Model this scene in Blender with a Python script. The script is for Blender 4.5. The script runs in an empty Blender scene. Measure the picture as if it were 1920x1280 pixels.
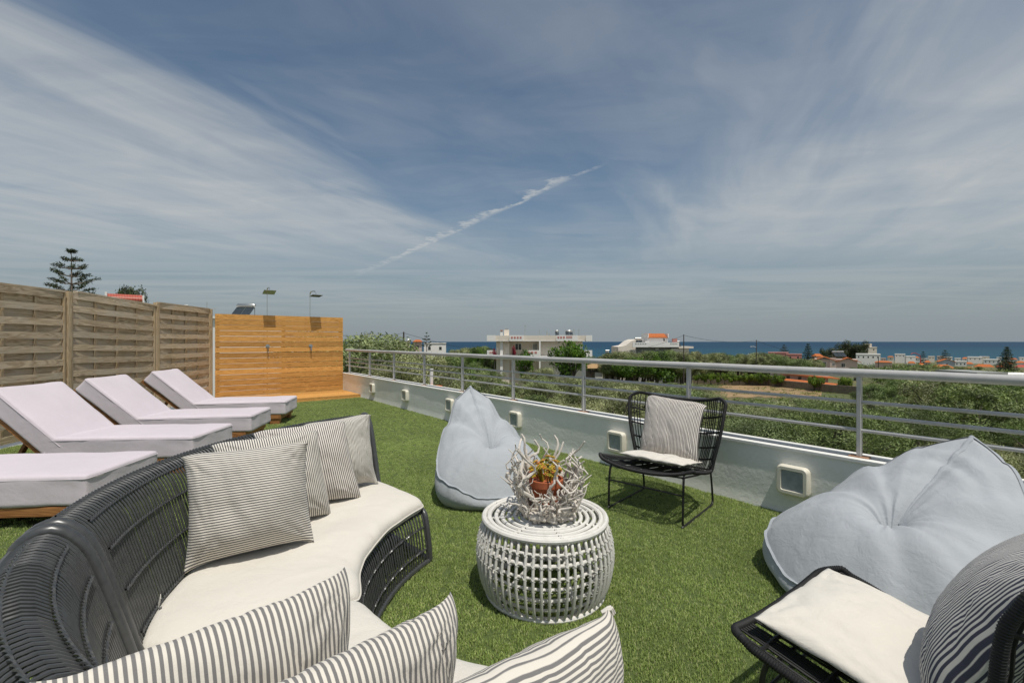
import bpy, bmesh, math, random
import numpy as np
from mathutils import Vector, Matrix, noise as mnoise
PI = math.pi
R = math.radians
random.seed(7)
rng = np.random.default_rng(11)
scene = bpy.context.scene
COL = scene.collection

# ------------------------------------------------------------------ camera, sky, sun, exposure
H = 1.30            # eye height above the terrace, metres
F = 853.3           # focal length in photo pixels (16 mm on 36 mm, 1920 px wide)
cam_d = bpy.data.cameras.new('camera')
cam = bpy.data.objects.new('camera', cam_d)
COL.objects.link(cam)
cam_d.sensor_width = 36.0
cam_d.lens = 16.0
cam_d.clip_start = 0.02
cam_d.clip_end = 80000.0
cam.location = (0, 0, H)
cam.rotation_euler = (R(90), 0, 0)
scene.camera = cam

SUN = Vector((0.168, -0.300, 0.87)).normalized()
world = bpy.data.worlds.new('World')
scene.world = world
world.use_nodes = True
SKY_STRENGTH = 0.12
CLOUD_RADIANCE = 3.85


class NT:
    """small helper to write node trees"""
    def __init__(self, tree):
        self.t = tree
        self.n = tree.nodes
        self.l = tree.links

    def add(self, typ, **kw):
        nd = self.n.new(typ)
        for k, v in kw.items():
            setattr(nd, k, v)
        return nd

    def put(self, sock, v):
        if isinstance(v, bpy.types.NodeSocket):
            self.l.new(v, sock)
        elif v is not None:
            try:
                sock.default_value = v
            except Exception:
                sock.default_value = (v[0], v[1], v[2], 1.0)

    def math(self, op, a, b=None, c=None, clamp=False):
        nd = self.add('ShaderNodeMath', operation=op, use_clamp=clamp)
        self.put(nd.inputs[0], a)
        if b is not None:
            self.put(nd.inputs[1], b)
        if c is not None:
            self.put(nd.inputs[2], c)
        return nd.outputs[0]

    def vmath(self, op, a, b=None):
        nd = self.add('ShaderNodeVectorMath', operation=op)
        self.put(nd.inputs[0], a)
        if b is not None:
            self.put(nd.inputs[1], b)
        return nd.outputs[0]

    def comb(self, x, y, z=0.0):
        nd = self.add('ShaderNodeCombineXYZ')
        self.put(nd.inputs[0], x)
        self.put(nd.inputs[1], y)
        self.put(nd.inputs[2], z)
        return nd.outputs[0]

    def sep(self, v):
        nd = self.add('ShaderNodeSeparateXYZ')
        self.put(nd.inputs[0], v)
        return nd.outputs

    def noise(self, vec, scale=5.0, detail=4.0, rough=0.55, dist=0.0):
        nd = self.add('ShaderNodeTexNoise')
        if vec is not None:
            self.put(nd.inputs['Vector'], vec)
        nd.inputs['Scale'].default_value = scale
        nd.inputs['Detail'].default_value = detail
        nd.inputs['Roughness'].default_value = rough
        nd.inputs['Distortion'].default_value = dist
        return nd.outputs[0]

    def ramp(self, fac, stops, interp='LINEAR'):
        nd = self.add('ShaderNodeValToRGB')
        cr = nd.color_ramp
        cr.interpolation = interp
        while len(cr.elements) < len(stops):
            cr.elements.new(0.5)
        for e, (p, c) in zip(cr.elements, stops):
            e.position = p
            e.color = (c, c, c, 1) if isinstance(c, (int, float)) else (c[0], c[1], c[2], 1)
        self.put(nd.inputs[0], fac)
        return nd.outputs[0]

    def sstep(self, v, lo, hi):
        nd = self.add('ShaderNodeMapRange', interpolation_type='SMOOTHSTEP')
        self.put(nd.inputs[0], v)
        nd.inputs[1].default_value = lo
        nd.inputs[2].default_value = hi
        nd.inputs[3].default_value = 0.0
        nd.inputs[4].default_value = 1.0
        return nd.outputs[0]

    def mix(self, fac, a, b, blend='MIX'):
        nd = self.add('ShaderNodeMix', data_type='RGBA', blend_type=blend)
        self.put(nd.inputs[0], fac)
        self.put(nd.inputs[6], a)
        self.put(nd.inputs[7], b)
        return nd.outputs[2]


def build_sky():
    t = NT(world.node_tree)
    t.n.clear()
    out = t.add('ShaderNodeOutputWorld')
    bg = t.add('ShaderNodeBackground')
    bg.inputs['Strength'].default_value = SKY_STRENGTH
    t.l.new(bg.outputs[0], out.inputs[0])
    sky = t.add('ShaderNodeTexSky')
    sky.sky_type = 'NISHITA'
    sky.sun_disc = False
    sky.sun_elevation = math.asin(SUN.z)
    sky.sun_rotation = math.atan2(SUN.x, SUN.y)
    sky.altitude = 50.0
    sky.air_density = 1.0
    sky.dust_density = 1.2
    sky.ozone_density = 2.5
    tc = t.add('ShaderNodeTexCoord')
    d = t.sep(tc.outputs['Generated'])
    z = t.math('MAXIMUM', d[2], 0.015)
    u = t.math('DIVIDE', d[0], z)          # position on a flat cloud layer, unit height
    v = t.math('DIVIDE', d[1], z)
    p = t.comb(u, v, 0.0)
    # fibres of the cirrus: noise stretched along the wind
    ca, sa = math.cos(R(66)), math.sin(R(66))
    along = t.math('ADD', t.math('MULTIPLY', u, ca), t.math('MULTIPLY', v, sa))
    across = t.math('SUBTRACT', t.math('MULTIPLY', v, ca), t.math('MULTIPLY', u, sa))
    fib = t.noise(t.comb(t.math('MULTIPLY', along, 0.55), t.math('MULTIPLY', across, 1.9), 3.1), 1.2, 6.0, 0.50, 0.5)
    big = t.noise(t.comb(t.math('MULTIPLY', along, 0.3), t.math('MULTIPLY', across, 0.7), 9.4), 0.9, 5.0, 0.55, 0.6)
    fine = t.noise(t.comb(t.math('MULTIPLY', u, 0.55), t.math('MULTIPLY', v, 1.0), 1.7), 2.2, 8.0, 0.56, 0.6)
    streak = t.noise(t.comb(t.math('MULTIPLY', u, 0.28), t.math('MULTIPLY', v, 1.25), 5.0), 0.50, 5.0, 0.50, 1.0)
    wob = t.math('MULTIPLY', t.math('SUBTRACT', fib, 0.5), 1.5)
    # cloud bank on the left and a broad veil on the right, with a clear lane between
    edge_l = t.math('SUBTRACT', t.math('ADD', -1.5, t.math('MULTIPLY', t.math('SUBTRACT', v, 1.33), 0.40)), u)
    m_l = t.sstep(t.math('ADD', edge_l, wob), -0.45, 0.6)
    m_l = t.math('MULTIPLY', m_l, t.sstep(t.math('SUBTRACT', 5.4, v), -2.0, 2.6))
    edge_r = t.math('SUBTRACT', u, t.math('ADD', 0.38, t.math('MULTIPLY', v, 0.10)))
    m_r = t.sstep(t.math('ADD', edge_r, wob), -0.35, 1.3)
    m_r = t.math('MULTIPLY', m_r, t.sstep(t.math('SUBTRACT', 4.8, v), -2.4, 2.2))
    body = t.math('ADD', t.math('MULTIPLY', fib, 0.65), t.math('MULTIPLY', fine, 0.45))
    body = t.sstep(body, 0.22, 0.88)
    left = t.math('MULTIPLY', m_l, t.math('ADD', 0.36, t.math('MULTIPLY', body, 0.80)))
    right = t.math('MULTIPLY', m_r, t.math('ADD', 0.42, t.math('MULTIPLY', body, 0.72)))
    low = t.math('MULTIPLY', t.sstep(streak, 0.36, 0.72), t.sstep(v, 2.6, 5.5))
    low = t.math('MULTIPLY', low, 0.36)
    thin = t.math('MULTIPLY', t.sstep(t.math('ADD', t.math('MULTIPLY', big, 0.6), t.math('MULTIPLY', fine, 0.4)), 0.34, 0.70), 0.34)
    dens = t.math('MAXIMUM', t.math('MAXIMUM', left, right), t.math('MAXIMUM', low, thin))
    # contrail
    wav = t.noise(t.comb(u, v, 2.0), 2.2, 5.0, 0.6, 0.0)
    wav2 = t.noise(t.comb(u, v, 7.0), 9.0, 4.0, 0.6, 0.0)
    line = t.math('SUBTRACT', t.math('ADD', u, t.math('MULTIPLY', t.math('SUBTRACT', v, 2.437), 0.655)), 0.571)
    line = t.math('ADD', line, t.math('MULTIPLY', t.math('SUBTRACT', wav, 0.5), 0.42))
    line = t.math('ADD', line, t.math('MULTIPLY', t.math('SUBTRACT', wav2, 0.5), 0.09))
    wdt = t.math('MULTIPLY', v, t.math('ADD', 0.007, t.math('MULTIPLY', t.sstep(wav, 0.35, 0.65), 0.022)))
    con = t.math('SUBTRACT', 1.0, t.sstep(t.math('DIVIDE', t.math('ABSOLUTE', line), wdt), 0.1, 1.35))
    con = t.math('MULTIPLY', con, t.math('MULTIPLY', t.sstep(v, 2.3, 3.0), t.sstep(t.math('SUBTRACT', 8.0, v), 0.0, 3.5)))
    con = t.math('MULTIPLY', con, t.math('ADD', 0.10, t.math('MULTIPLY', t.sstep(wav2, 0.3, 0.65), 0.85)))
    dens = t.math('MAXIMUM', dens, t.math('ADD', t.math('MULTIPLY', dens, 0.6), t.math('MULTIPLY', con, 0.85)))
    dens = t.math('MULTIPLY', t.math('MULTIPLY', dens, t.sstep(d[2], 0.012, 0.10)), 0.82, clamp=True)
    cloud = (CLOUD_RADIANCE * 0.955, CLOUD_RADIANCE * 0.985, CLOUD_RADIANCE * 0.985, 1.0)
    # a humid layer low down takes the blue out of the last few degrees
    hz = t.math('MULTIPLY', t.math('SUBTRACT', 1.0, t.sstep(d[2], 0.0, 0.34)), 0.88)
    skyc = t.mix(1.0, sky.outputs[0], (SKY_TINT[0], SKY_TINT[1], SKY_TINT[2], 1.0), 'MULTIPLY')
    base = t.mix(hz, skyc, (HAZE[0], HAZE[1], HAZE[2], 1.0))
    t.l.new(t.mix(dens, base, cloud), bg.inputs['Color'])


SKY_TINT = (0.60, 0.61, 0.56)
HAZE = (1.80, 2.12, 2.36)
build_sky()

sun_d = bpy.data.lights.new('sun', 'SUN')
sun_d.energy = 2.8
sun_d.angle = R(0.53)
sun_d.color = (1.0, 0.955, 0.88)
sun = bpy.data.objects.new('sun', sun_d)
COL.objects.link(sun)
sun.rotation_euler = SUN.to_track_quat('Z', 'Y').to_euler()
sun.location = (3, -4, 14)

vs = scene.view_settings
scene.display_settings.display_device = 'sRGB'
vs.view_transform = 'Standard'
vs.look = 'None'
vs.exposure = 0.28
vs.gamma = 1.0
vs.use_curve_mapping = False
scene.render.engine = 'CYCLES'
scene.cycles.max_bounces = 6
scene.cycles.diffuse_bounces = 3
scene.cycles.glossy_bounces = 3
scene.cycles.transmission_bounces = 3
scene.cycles.transparent_max_bounces = 6
scene.cycles.use_denoising = True


# ------------------------------------------------------------------ where things stand
def G(px, py, z=0.0):
    """the point of the plane at height z that is seen at a pixel of the photograph"""
    d = F * (H - z) / (py - 640.0)
    return Vector(((px - 960.0) / F * d, d, z))


def PX(px, py, d):
    return Vector(((px - 960.0) / F * d, d, H + (640.0 - py) / F * d))


# ------------------------------------------------------------------ mesh building
def mesh_np(name, verts, faces):
    """mesh from arrays; faces: (n,3) or (n,4)"""
    verts = np.asarray(verts, dtype=np.float32)
    faces = np.asarray(faces, dtype=np.int32)
    me = bpy.data.meshes.new(name)
    k = faces.shape[1]
    me.vertices.add(len(verts))
    me.vertices.foreach_set('co', verts.ravel())
    me.loops.add(faces.size)
    me.loops.foreach_set('vertex_index', faces.ravel())
    me.polygons.add(len(faces))
    me.polygons.foreach_set('loop_start', np.arange(0, faces.size, k, dtype=np.int32))
    me.polygons.foreach_set('loop_total', np.full(len(faces), k, dtype=np.int32))
    me.update(calc_edges=True)
    return me


def obj(name, me, material, parent=None, smooth=False):
    if smooth:
        me.polygons.foreach_set('use_smooth', np.ones(len(me.polygons), dtype=bool))
    if material is not None and len(me.materials) == 0:
        me.materials.append(material)
    o = bpy.data.objects.new(name, me)
    COL.objects.link(o)
    if parent is not None:
        o.parent = parent
    return o


def tag(o, label=None, cat=None, group=None, kind=None):
    if label:
        o['label'] = label
    if cat:
        o['category'] = cat
    if group:
        o['group'] = group
    if kind:
        o['kind'] = kind
    return o


def thing(name, label, cat, loc=(0, 0, 0), rz=0.0, group=None):
    o = bpy.data.objects.new(name, None)
    COL.objects.link(o)
    o.location = loc
    o.rotation_euler = (0, 0, rz)
    o.empty_display_size = 0.1
    return tag(o, label, cat, group)


def copy_tree(o, parent=None):
    c = o.copy()
    COL.objects.link(c)
    c.parent = parent
    for ch in list(o.children):
        copy_tree(ch, c)
    return c


class MB:
    def __init__(self, org=(0, 0, 0)):
        self.v = []
        self.f = []
        self.org = Vector(org)

    def add(self, vs_, fs_):
        b = len(self.v)
        self.v.extend([tuple(Vector(p)) for p in vs_])
        self.f.extend([tuple(i + b for i in f) for f in fs_])
        return self

    def box(self, x0, x1, y0, y1, z0, z1, m=None):
        ps = [Vector((x, y, z)) for z in (z0, z1) for y in (y0, y1) for x in (x0, x1)]
        if m is not None:
            ps = [m @ p for p in ps]
        return self.add(ps, [(0, 2, 3, 1), (4, 5, 7, 6), (0, 1, 5, 4), (2, 6, 7, 3), (0, 4, 6, 2), (1, 3, 7, 5)])

    def bar(self, a, b, w, h, up=(0, 0, 1)):
        """box beam from a to b"""
        a = Vector(a)
        b = Vector(b)
        d = (b - a)
        L = d.length
        d.normalize()
        s = d.cross(Vector(up))
        if s.length < 1e-4:
            s = d.cross(Vector((1, 0, 0)))
        s.normalize()
        n = s.cross(d)
        m = Matrix((( s.x, d.x, n.x, a.x), (s.y, d.y, n.y, a.y), (s.z, d.z, n.z, a.z), (0, 0, 0, 1)))
        return self.box(-w / 2, w / 2, 0, L, -h / 2, h / 2, m)

    def prism(self, pts, z0, z1):
        n = len(pts)
        vs_ = [(p[0], p[1], z0) for p in pts] + [(p[0], p[1], z1) for p in pts]
        fs_ = [tuple(reversed(range(n))), tuple(range(n, 2 * n))]
        for i in range(n):
            j = (i + 1) % n
            fs_.append((i, j, n + j, n + i))
        return self.add(vs_, fs_)

    def prism_y(self, pts, y0, y1):
        """polygon in the xz plane pushed along y"""
        n = len(pts)
        vs_ = [(p[0], y0, p[1]) for p in pts] + [(p[0], y1, p[1]) for p in pts]
        fs_ = [tuple(range(n)), tuple(reversed(range(n, 2 * n)))]
        for i in range(n):
            j = (i + 1) % n
            fs_.append((j, i, n + i, n + j))
        return self.add(vs_, fs_)

    def tube(self, pts, r, sides=6, closed=False, caps=True, rfun=None):
        pts = [Vector(p) for p in pts]
        n = len(pts)
        if n < 2:
            return self
        tans = []
        for i in range(n):
            if closed:
                t_ = pts[(i + 1) % n] - pts[i - 1]
            else:
                t_ = pts[min(i + 1, n - 1)] - pts[max(i - 1, 0)]
            if t_.length < 1e-9:
                t_ = Vector((0, 0, 1))
            tans.append(t_.normalized())
        u_ = tans[0].orthogonal().normalized()
        vs_ = []
        for i in range(n):
            t_ = tans[i]
            u_ = (u_ - t_ * u_.dot(t_))
            if u_.length < 1e-6:
                u_ = t_.orthogonal()
            u_.normalize()
            w_ = t_.cross(u_)
            rr = rfun(i / max(1, n - 1)) if rfun else (r[i] if isinstance(r, (list, tuple)) else r)
            for k in range(sides):
                a = 2 * PI * k / sides
                vs_.append(pts[i] + u_ * (rr * math.cos(a)) + w_ * (rr * math.sin(a)))
        fs_ = []
        for i in range(n if closed else n - 1):
            j = (i + 1) % n
            for k in range(sides):
                k2 = (k + 1) % sides
                fs_.append((i * sides + k, i * sides + k2, j * sides + k2, j * sides + k))
        if caps and not closed:
            fs_.append(tuple(reversed(range(sides))))
            fs_.append(tuple(range((n - 1) * sides, n * sides)))
        return self.add(vs_, fs_)

    def lathe(self, prof, seg=24, c=(0, 0, 0)):
        c = Vector(c)
        vs_ = []
        for (r_, z_) in prof:
            for k in range(seg):
                a = 2 * PI * k / seg
                vs_.append(c + Vector((r_ * math.cos(a), r_ * math.sin(a), z_)))
        fs_ = []
        for i in range(len(prof) - 1):
            for k in range(seg):
                k2 = (k + 1) % seg
                fs_.append((i * seg + k, i * seg + k2, (i + 1) * seg + k2, (i + 1) * seg + k))
        fs_.append(tuple(reversed(range(seg))))
        fs_.append(tuple(range((len(prof) - 1) * seg, len(prof) * seg)))
        return self.add(vs_, fs_)

    def mesh(self, name):
        me = bpy.data.meshes.new(name)
        o = self.org
        me.from_pydata([(p[0] - o.x, p[1] - o.y, p[2] - o.z) for p in self.v], [], self.f)
        me.update()
        return me

    def build(self, name, material, parent=None, smooth=False, bevel=0.0):
        me = self.mesh(name)
        if bevel > 0:
            bm = bmesh.new()
            bm.from_mesh(me)
            bmesh.ops.bevel(bm, geom=[e for e in bm.edges], offset=bevel, segments=2, affect='EDGES', profile=0.6)
            bm.to_mesh(me)
            bm.free()
        o = obj(name, me, material, parent, smooth)
        if smooth and len(me.polygons) < 60000:
            sharp_by_angle(me)
        return o


def sharp_by_angle(me, ang=R(42)):
    bm = bmesh.new()
    bm.from_mesh(me)
    for e in bm.edges:
        if len(e.link_faces) == 2:
            try:
                e.smooth = e.calc_face_angle() < ang
            except Exception:
                pass
    bm.to_mesh(me)
    bm.free()


def cat_rom(pts, n):
    """smooth open curve through points, n samples"""
    P = [np.array(p, float) for p in pts]
    P = [2 * P[0] - P[1]] + P + [2 * P[-1] - P[-2]]
    m = len(P) - 3
    out = []
    for k in range(n):
        s = k / (n - 1) * m
        i = min(int(s), m - 1)
        t = s - i
        a, b, c, d = P[i], P[i + 1], P[i + 2], P[i + 3]
        out.append(0.5 * ((2 * b) + (-a + c) * t + (2 * a - 5 * b + 4 * c - d) * t * t + (-a + 3 * b - 3 * c + d) * t ** 3))
    return out


def lerp(a, b, t):
    return a + (b - a) * t


def nz(x, y, z=0.0):
    return mnoise.noise(Vector((x, y, z)))


# ------------------------------------------------------------------ materials
def new_mat(name):
    m = bpy.data.materials.new(name)
    m.use_nodes = True
    t = NT(m.node_tree)
    bsdf = t.n.get('Principled BSDF')
    return m, t, bsdf


def bump(t, bsdf, height, strength=0.3, dist=0.01):
    nd = t.add('ShaderNodeBump')
    nd.inputs['Strength'].default_value = strength
    nd.inputs['Distance'].default_value = dist
    t.put(nd.inputs['Height'], height)
    t.l.new(nd.outputs[0], bsdf.inputs['Normal'])


def plain(name, col, rough=0.6, var=0.12, scale=6.0, bmp=0.0, bscale=60.0, metal=0.0, spec=0.5, coord='Object', perobj=0.0, dirt=None, bdist=0.004):
    m, t, b = new_mat(name)
    tc = t.add('ShaderNodeTexCoord')
    vec = tc.outputs[coord]
    n1 = t.noise(vec, scale, 6.0, 0.6)
    lo = tuple(c * (1 - var) for c in col)
    hi = tuple(min(1.0, c * (1 + var)) for c in col)
    c = t.ramp(n1, [(0.25, lo), (0.75, hi)])
    if dirt:
        n2 = t.noise(vec, scale * 0.35, 8.0, 0.7, 0.4)
        c = t.mix(t.math('MULTIPLY', t.sstep(n2, 0.52, 0.75), dirt[1]), c, (*dirt[0], 1))
    if perobj > 0:
        oi = t.add('ShaderNodeObjectInfo')
        k = t.math('ADD', 1 - perobj, t.math('MULTIPLY', oi.outputs['Random'], 2 * perobj))
        c = t.mix(1.0, c, t.comb(k, k, k), 'MULTIPLY')
    t.put(b.inputs['Base Color'], c)
    b.inputs['Roughness'].default_value = rough
    b.inputs['Metallic'].default_value = metal
    b.inputs['Specular IOR Level'].default_value = spec
    if bmp > 0:
        bump(t, b, t.noise(vec, bscale, 5.0, 0.6), bmp, bdist)
    return m


def wood(name, dark, light, along='X', rough=0.75, grain=1.0, perobj=0.12, weather=None):
    m, t, b = new_mat(name)
    tc = t.add('ShaderNodeTexCoord')
    oi = t.add('ShaderNodeObjectInfo')
    off = t.math('MULTIPLY', oi.outputs['Random'], 37.0)
    vec = t.vmath('ADD', tc.outputs['Object'], t.comb(off, off, off))
    s = t.sep(vec)
    k = {'X': (0.9, 11.0, 11.0), 'Y': (11.0, 0.9, 11.0), 'Z': (11.0, 11.0, 0.9)}[along]
    stv = t.comb(t.math('MULTIPLY', s[0], k[0]), t.math('MULTIPLY', s[1], k[1]), t.math('MULTIPLY', s[2], k[2]))
    n1 = t.noise(stv, 1.0, 3.0, 0.5, 1.2)
    wv = t.math('FRACT', t.math('MULTIPLY', n1, 9.0 * grain))
    wv = t.math('ABSOLUTE', t.math('SUBTRACT', wv, 0.5))
    n2 = t.noise(stv, 7.0, 6.0, 0.65)
    g = t.math('ADD', t.math('MULTIPLY', wv, 0.75), t.math('MULTIPLY', n2, 0.62))
    c = t.ramp(g, [(0.18, dark), (0.62, light)])
    if weather:
        n3 = t.noise(vec, 1.6, 5.0, 0.6)
        c = t.mix(t.math('MULTIPLY', t.sstep(n3, 0.42, 0.66), weather[1]), c, (*weather[0], 1))
    # knots
    vo = t.add('ShaderNodeTexVoronoi')
    kk = {'X': (1.6, 6.0, 6.0), 'Y': (6.0, 1.6, 6.0), 'Z': (6.0, 6.0, 1.6)}[along]
    t.put(vo.inputs['Vector'], t.comb(t.math('MULTIPLY', s[0], kk[0]), t.math('MULTIPLY', s[1], kk[1]), t.math('MULTIPLY', s[2], kk[2])))
    vo.inputs['Scale'].default_value = 1.0
    kn = t.math('SUBTRACT', 1.0, t.sstep(vo.outputs['Distance'], 0.03, 0.13))
    c = t.mix(t.math('MULTIPLY', kn, 0.55), c, (dark[0] * 0.5, dark[1] * 0.45, dark[2] * 0.4, 1))
    r_ = t.math('ADD', 1 - perobj, t.math('MULTIPLY', oi.outputs['Random'], 2 * perobj))
    c = t.mix(1.0, c, t.comb(r_, r_, r_), 'MULTIPLY')
    t.put(b.inputs['Base Color'], c)
    b.inputs['Roughness'].default_value = rough
    b.inputs['Specular IOR Level'].default_value = 0.3
    bump(t, b, g, 0.35, 0.003)
    return m


def leafmat(name, a, b_, c_, trans=0.28, objvar=0.18, clump_shade=0.85):
    """leaves: each leaf its own tone between three greens"""
    m, t, b = new_mat(name)
    t.n.remove(b)
    out = [n for n in t.n if n.type == 'OUTPUT_MATERIAL'][0]
    geo = t.add('ShaderNodeNewGeometry')
    oi = t.add('ShaderNodeObjectInfo')
    col = t.ramp(geo.outputs['Random Per Island'], [(0.0, a), (0.55, b_), (1.0, c_)])
    k = t.math('ADD', 1 - objvar, t.math('MULTIPLY', oi.outputs['Random'], 2 * objvar))
    k2 = t.math('ADD', 1 - objvar * 0.6, t.math('MULTIPLY', oi.outputs['Random'], 1.1 * objvar))
    tc = t.add('ShaderNodeTexCoord')
    sh = t.noise(t.vmath('ADD', tc.outputs['Object'], t.comb(t.math('MULTIPLY', oi.outputs['Random'], 50.0), 0.0, 0.0)), clump_shade, 2.0, 0.5)
    sh = t.math('ADD', 0.38, t.math('MULTIPLY', t.sstep(sh, 0.32, 0.68), 1.1))  # clump light and dark put into the leaf colour as blotches
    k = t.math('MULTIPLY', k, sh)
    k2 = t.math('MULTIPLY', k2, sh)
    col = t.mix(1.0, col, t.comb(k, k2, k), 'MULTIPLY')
    df = t.add('ShaderNodeBsdfPrincipled')
    t.put(df.inputs['Base Color'], col)
    df.inputs['Roughness'].default_value = 0.55
    df.inputs['Specular IOR Level'].default_value = 0.35
    tr = t.add('ShaderNodeBsdfTranslucent')
    t.put(tr.inputs['Color'], t.mix(1.0, col, (1.1, 1.15, 0.55, 1), 'MULTIPLY'))
    mx = t.add('ShaderNodeMixShader')
    mx.inputs[0].default_value = trans
    t.l.new(df.outputs[0], mx.inputs[1])
    t.l.new(tr.outputs[0], mx.inputs[2])
    t.l.new(mx.outputs[0], out.inputs[0])
    return m


def striped(name, n, dark, light, duty=0.5):
    """woven ticking: stripes run along V of the cushion's own UV map"""
    m, t, b = new_mat(name)
    uv = t.add('ShaderNodeUVMap')
    s = t.sep(uv.outputs[0])
    w = t.noise(uv.outputs[0], 6.0, 3.0, 0.5)
    x = t.math('ADD', t.math('MULTIPLY', s[0], n), t.math('MULTIPLY', w, 0.12))
    fr = t.math('ABSOLUTE', t.math('SUBTRACT', t.math('FRACT', x), 0.5))     # 0..0.5
    k = t.sstep(fr, duty * 0.5 - 0.045, duty * 0.5 + 0.045)
    weave = t.noise(uv.outputs[0], 420.0, 2.0, 0.7)
    d2 = t.mix(weave, tuple(c * 0.72 for c in dark) + (1,), tuple(min(1, c * 1.35) for c in dark) + (1,))
    soil = t.noise(uv.outputs[0], 2.3, 6.0, 0.6)
    l2 = t.mix(soil, tuple(c * 0.92 for c in light) + (1,), tuple(light) + (1,))
    t.put(b.inputs['Base Color'], t.mix(k, d2, l2))
    b.inputs['Roughness'].default_value = 0.9
    b.inputs['Specular IOR Level'].default_value = 0.15
    b.inputs['Sheen Weight'].default_value = 0.1
    bump(t, b, t.math('ADD', weave, t.math('MULTIPLY', t.noise(uv.outputs[0], 26.0, 4.0, 0.6), 2.0)), 0.25, 0.003)
    return m


def fabric(name, col, rough=0.9, wr=0.35, wscale=9.0, dirt=None, fine=260.0, wdist=0.02):
    m, t, b = new_mat(name)
    tc = t.add('ShaderNodeTexCoord')
    vec = tc.outputs['Object']
    n1 = t.noise(vec, 3.0, 6.0, 0.6)
    c = t.ramp(n1, [(0.3, tuple(x * 0.93 for x in col)), (0.7, col)])
    if dirt:
        n2 = t.noise(vec, 4.5, 7.0, 0.7, 0.8)
        c = t.mix(t.math('MULTIPLY', t.sstep(n2, 0.55, 0.78), dirt[1]), c, (*dirt[0], 1))
    t.put(b.inputs['Base Color'], c)
    b.inputs['Roughness'].default_value = rough
    b.inputs['Specular IOR Level'].default_value = 0.15
    b.inputs['Sheen Weight'].default_value = 0.15
    fold = t.noise(vec, wscale, 5.0, 0.6, 0.35)
    cloth = t.noise(vec, fine, 2.0, 0.5)
    nd = t.add('ShaderNodeBump')
    nd.inputs['Strength'].default_value = 0.25
    nd.inputs['Distance'].default_value = 0.0015
    t.put(nd.inputs['Height'], cloth)
    nd2 = t.add('ShaderNodeBump')
    nd2.inputs['Strength'].default_value = wr
    nd2.inputs['Distance'].default_value = wdist
    t.put(nd2.inputs['Height'], fold)
    t.l.new(nd.outputs[0], nd2.inputs['Normal'])
    t.l.new(nd2.outputs[0], b.inputs['Normal'])
    return m


M = {}
M['plaster'] = plain('plaster', (0.84, 0.84, 0.79), 0.85, 0.05, 3.0, 0.4, 26.0, dirt=((0.60, 0.59, 0.53), 0.35), bdist=0.010)
M['wall_cap'] = plain('wall_cap', (0.80, 0.79, 0.74), 0.8, 0.06, 8.0, 0.3, 60.0, dirt=((0.55, 0.53, 0.48), 0.3))
M['channel'] = plain('channel', (0.42, 0.42, 0.40), 0.9, 0.2, 10.0)
M['rail'] = plain('rail_paint', (0.46, 0.455, 0.44), 0.42, 0.10, 9.0, 0.15, 90.0, dirt=((0.26, 0.235, 0.21), 0.5))
M['rust'] = plain('rust', (0.36, 0.20, 0.11), 0.9, 0.35, 30.0, 0.3)
M['sconce'] = plain('sconce_plastic', (0.74, 0.70, 0.58), 0.5, 0.05, 6.0)
M['sconce_glass'] = plain('sconce_glass', (0.30, 0.34, 0.36), 0.25, 0.25, 14.0)
M['fence'] = wood('fence_wood', (0.275, 0.195, 0.115), (0.585, 0.47, 0.325), 'X', weather=((0.50, 0.445, 0.365), 0.6))
M['fence_v'] = wood('fence_wood_upright', (0.28, 0.19, 0.10), (0.56, 0.43, 0.27), 'Z', weather=((0.46, 0.40, 0.31), 0.35))
M['pine'] = wood('shower_pine', (0.36, 0.165, 0.040), (0.62, 0.33, 0.095), 'X', 0.6, 1.0, 0.24)
M['pine_v'] = wood('pine_upright', (0.34, 0.16, 0.04), (0.60, 0.33, 0.10), 'Z', 0.6, 0.8, 0.1)
M['teak'] = wood('lounger_teak', (0.17, 0.068, 0.022), (0.36, 0.165, 0.058), 'X', 0.55, 0.8, 0.15)
M['chrome'] = plain('chrome', (0.66, 0.66, 0.65), 0.18, 0.04, 6.0, metal=1.0)
M['lilac'] = fabric('lounger_fabric', (0.635, 0.572, 0.605), 0.92, 0.2, 5.0, dirt=((0.50, 0.44, 0.44), 0.25), wdist=0.03)
M['cream'] = fabric('cream_canvas', (0.69, 0.65, 0.575), 0.92, 0.4, 6.0, dirt=((0.62, 0.55, 0.45), 0.38), wdist=0.025)
M['bag'] = fabric('bean_bag_cotton', (0.415, 0.438, 0.458), 0.92, 0.5, 11.0, dirt=((0.42, 0.455, 0.485), 0.35), wdist=0.018)
M['bag_seam'] = fabric('bean_bag_seam', (0.37, 0.395, 0.42), 0.92, 0.3, 30.0)
M['bag_base'] = fabric('bean_bag_base', (0.13, 0.13, 0.13), 0.9, 0.3, 12.0)
M['stripe'] = striped('ticking_fine', 47.0, (0.105, 0.10, 0.10), (0.74, 0.695, 0.61), 0.47)
M['stripe_near'] = striped('ticking_wide', 45.0, (0.185, 0.178, 0.172), (0.74, 0.69, 0.60), 0.50)
M['stripe_chair'] = striped('ticking_chair', 42.0, (0.10, 0.088, 0.088), (0.74, 0.69, 0.62), 0.46)
M['stripe_far'] = striped('ticking_finest', 56.0, (0.13, 0.125, 0.12), (0.74, 0.70, 0.62), 0.45)
M['stripe_knot'] = striped('ticking_knotted', 68.0, (0.185, 0.178, 0.172), (0.74, 0.69, 0.60), 0.50)
M['stripe_corner'] = striped('ticking_navy', 66.0, (0.062, 0.062, 0.092), (0.70, 0.68, 0.63), 0.48)
M['wicker'] = plain('black_wicker', (0.056, 0.058, 0.058), 0.32, 0.25, 40.0, spec=0.6)
M['cord'] = plain('black_cord', (0.013, 0.013, 0.013), 0.62, 0.25, 60.0, 0.3, 400.0, spec=0.4)
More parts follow.
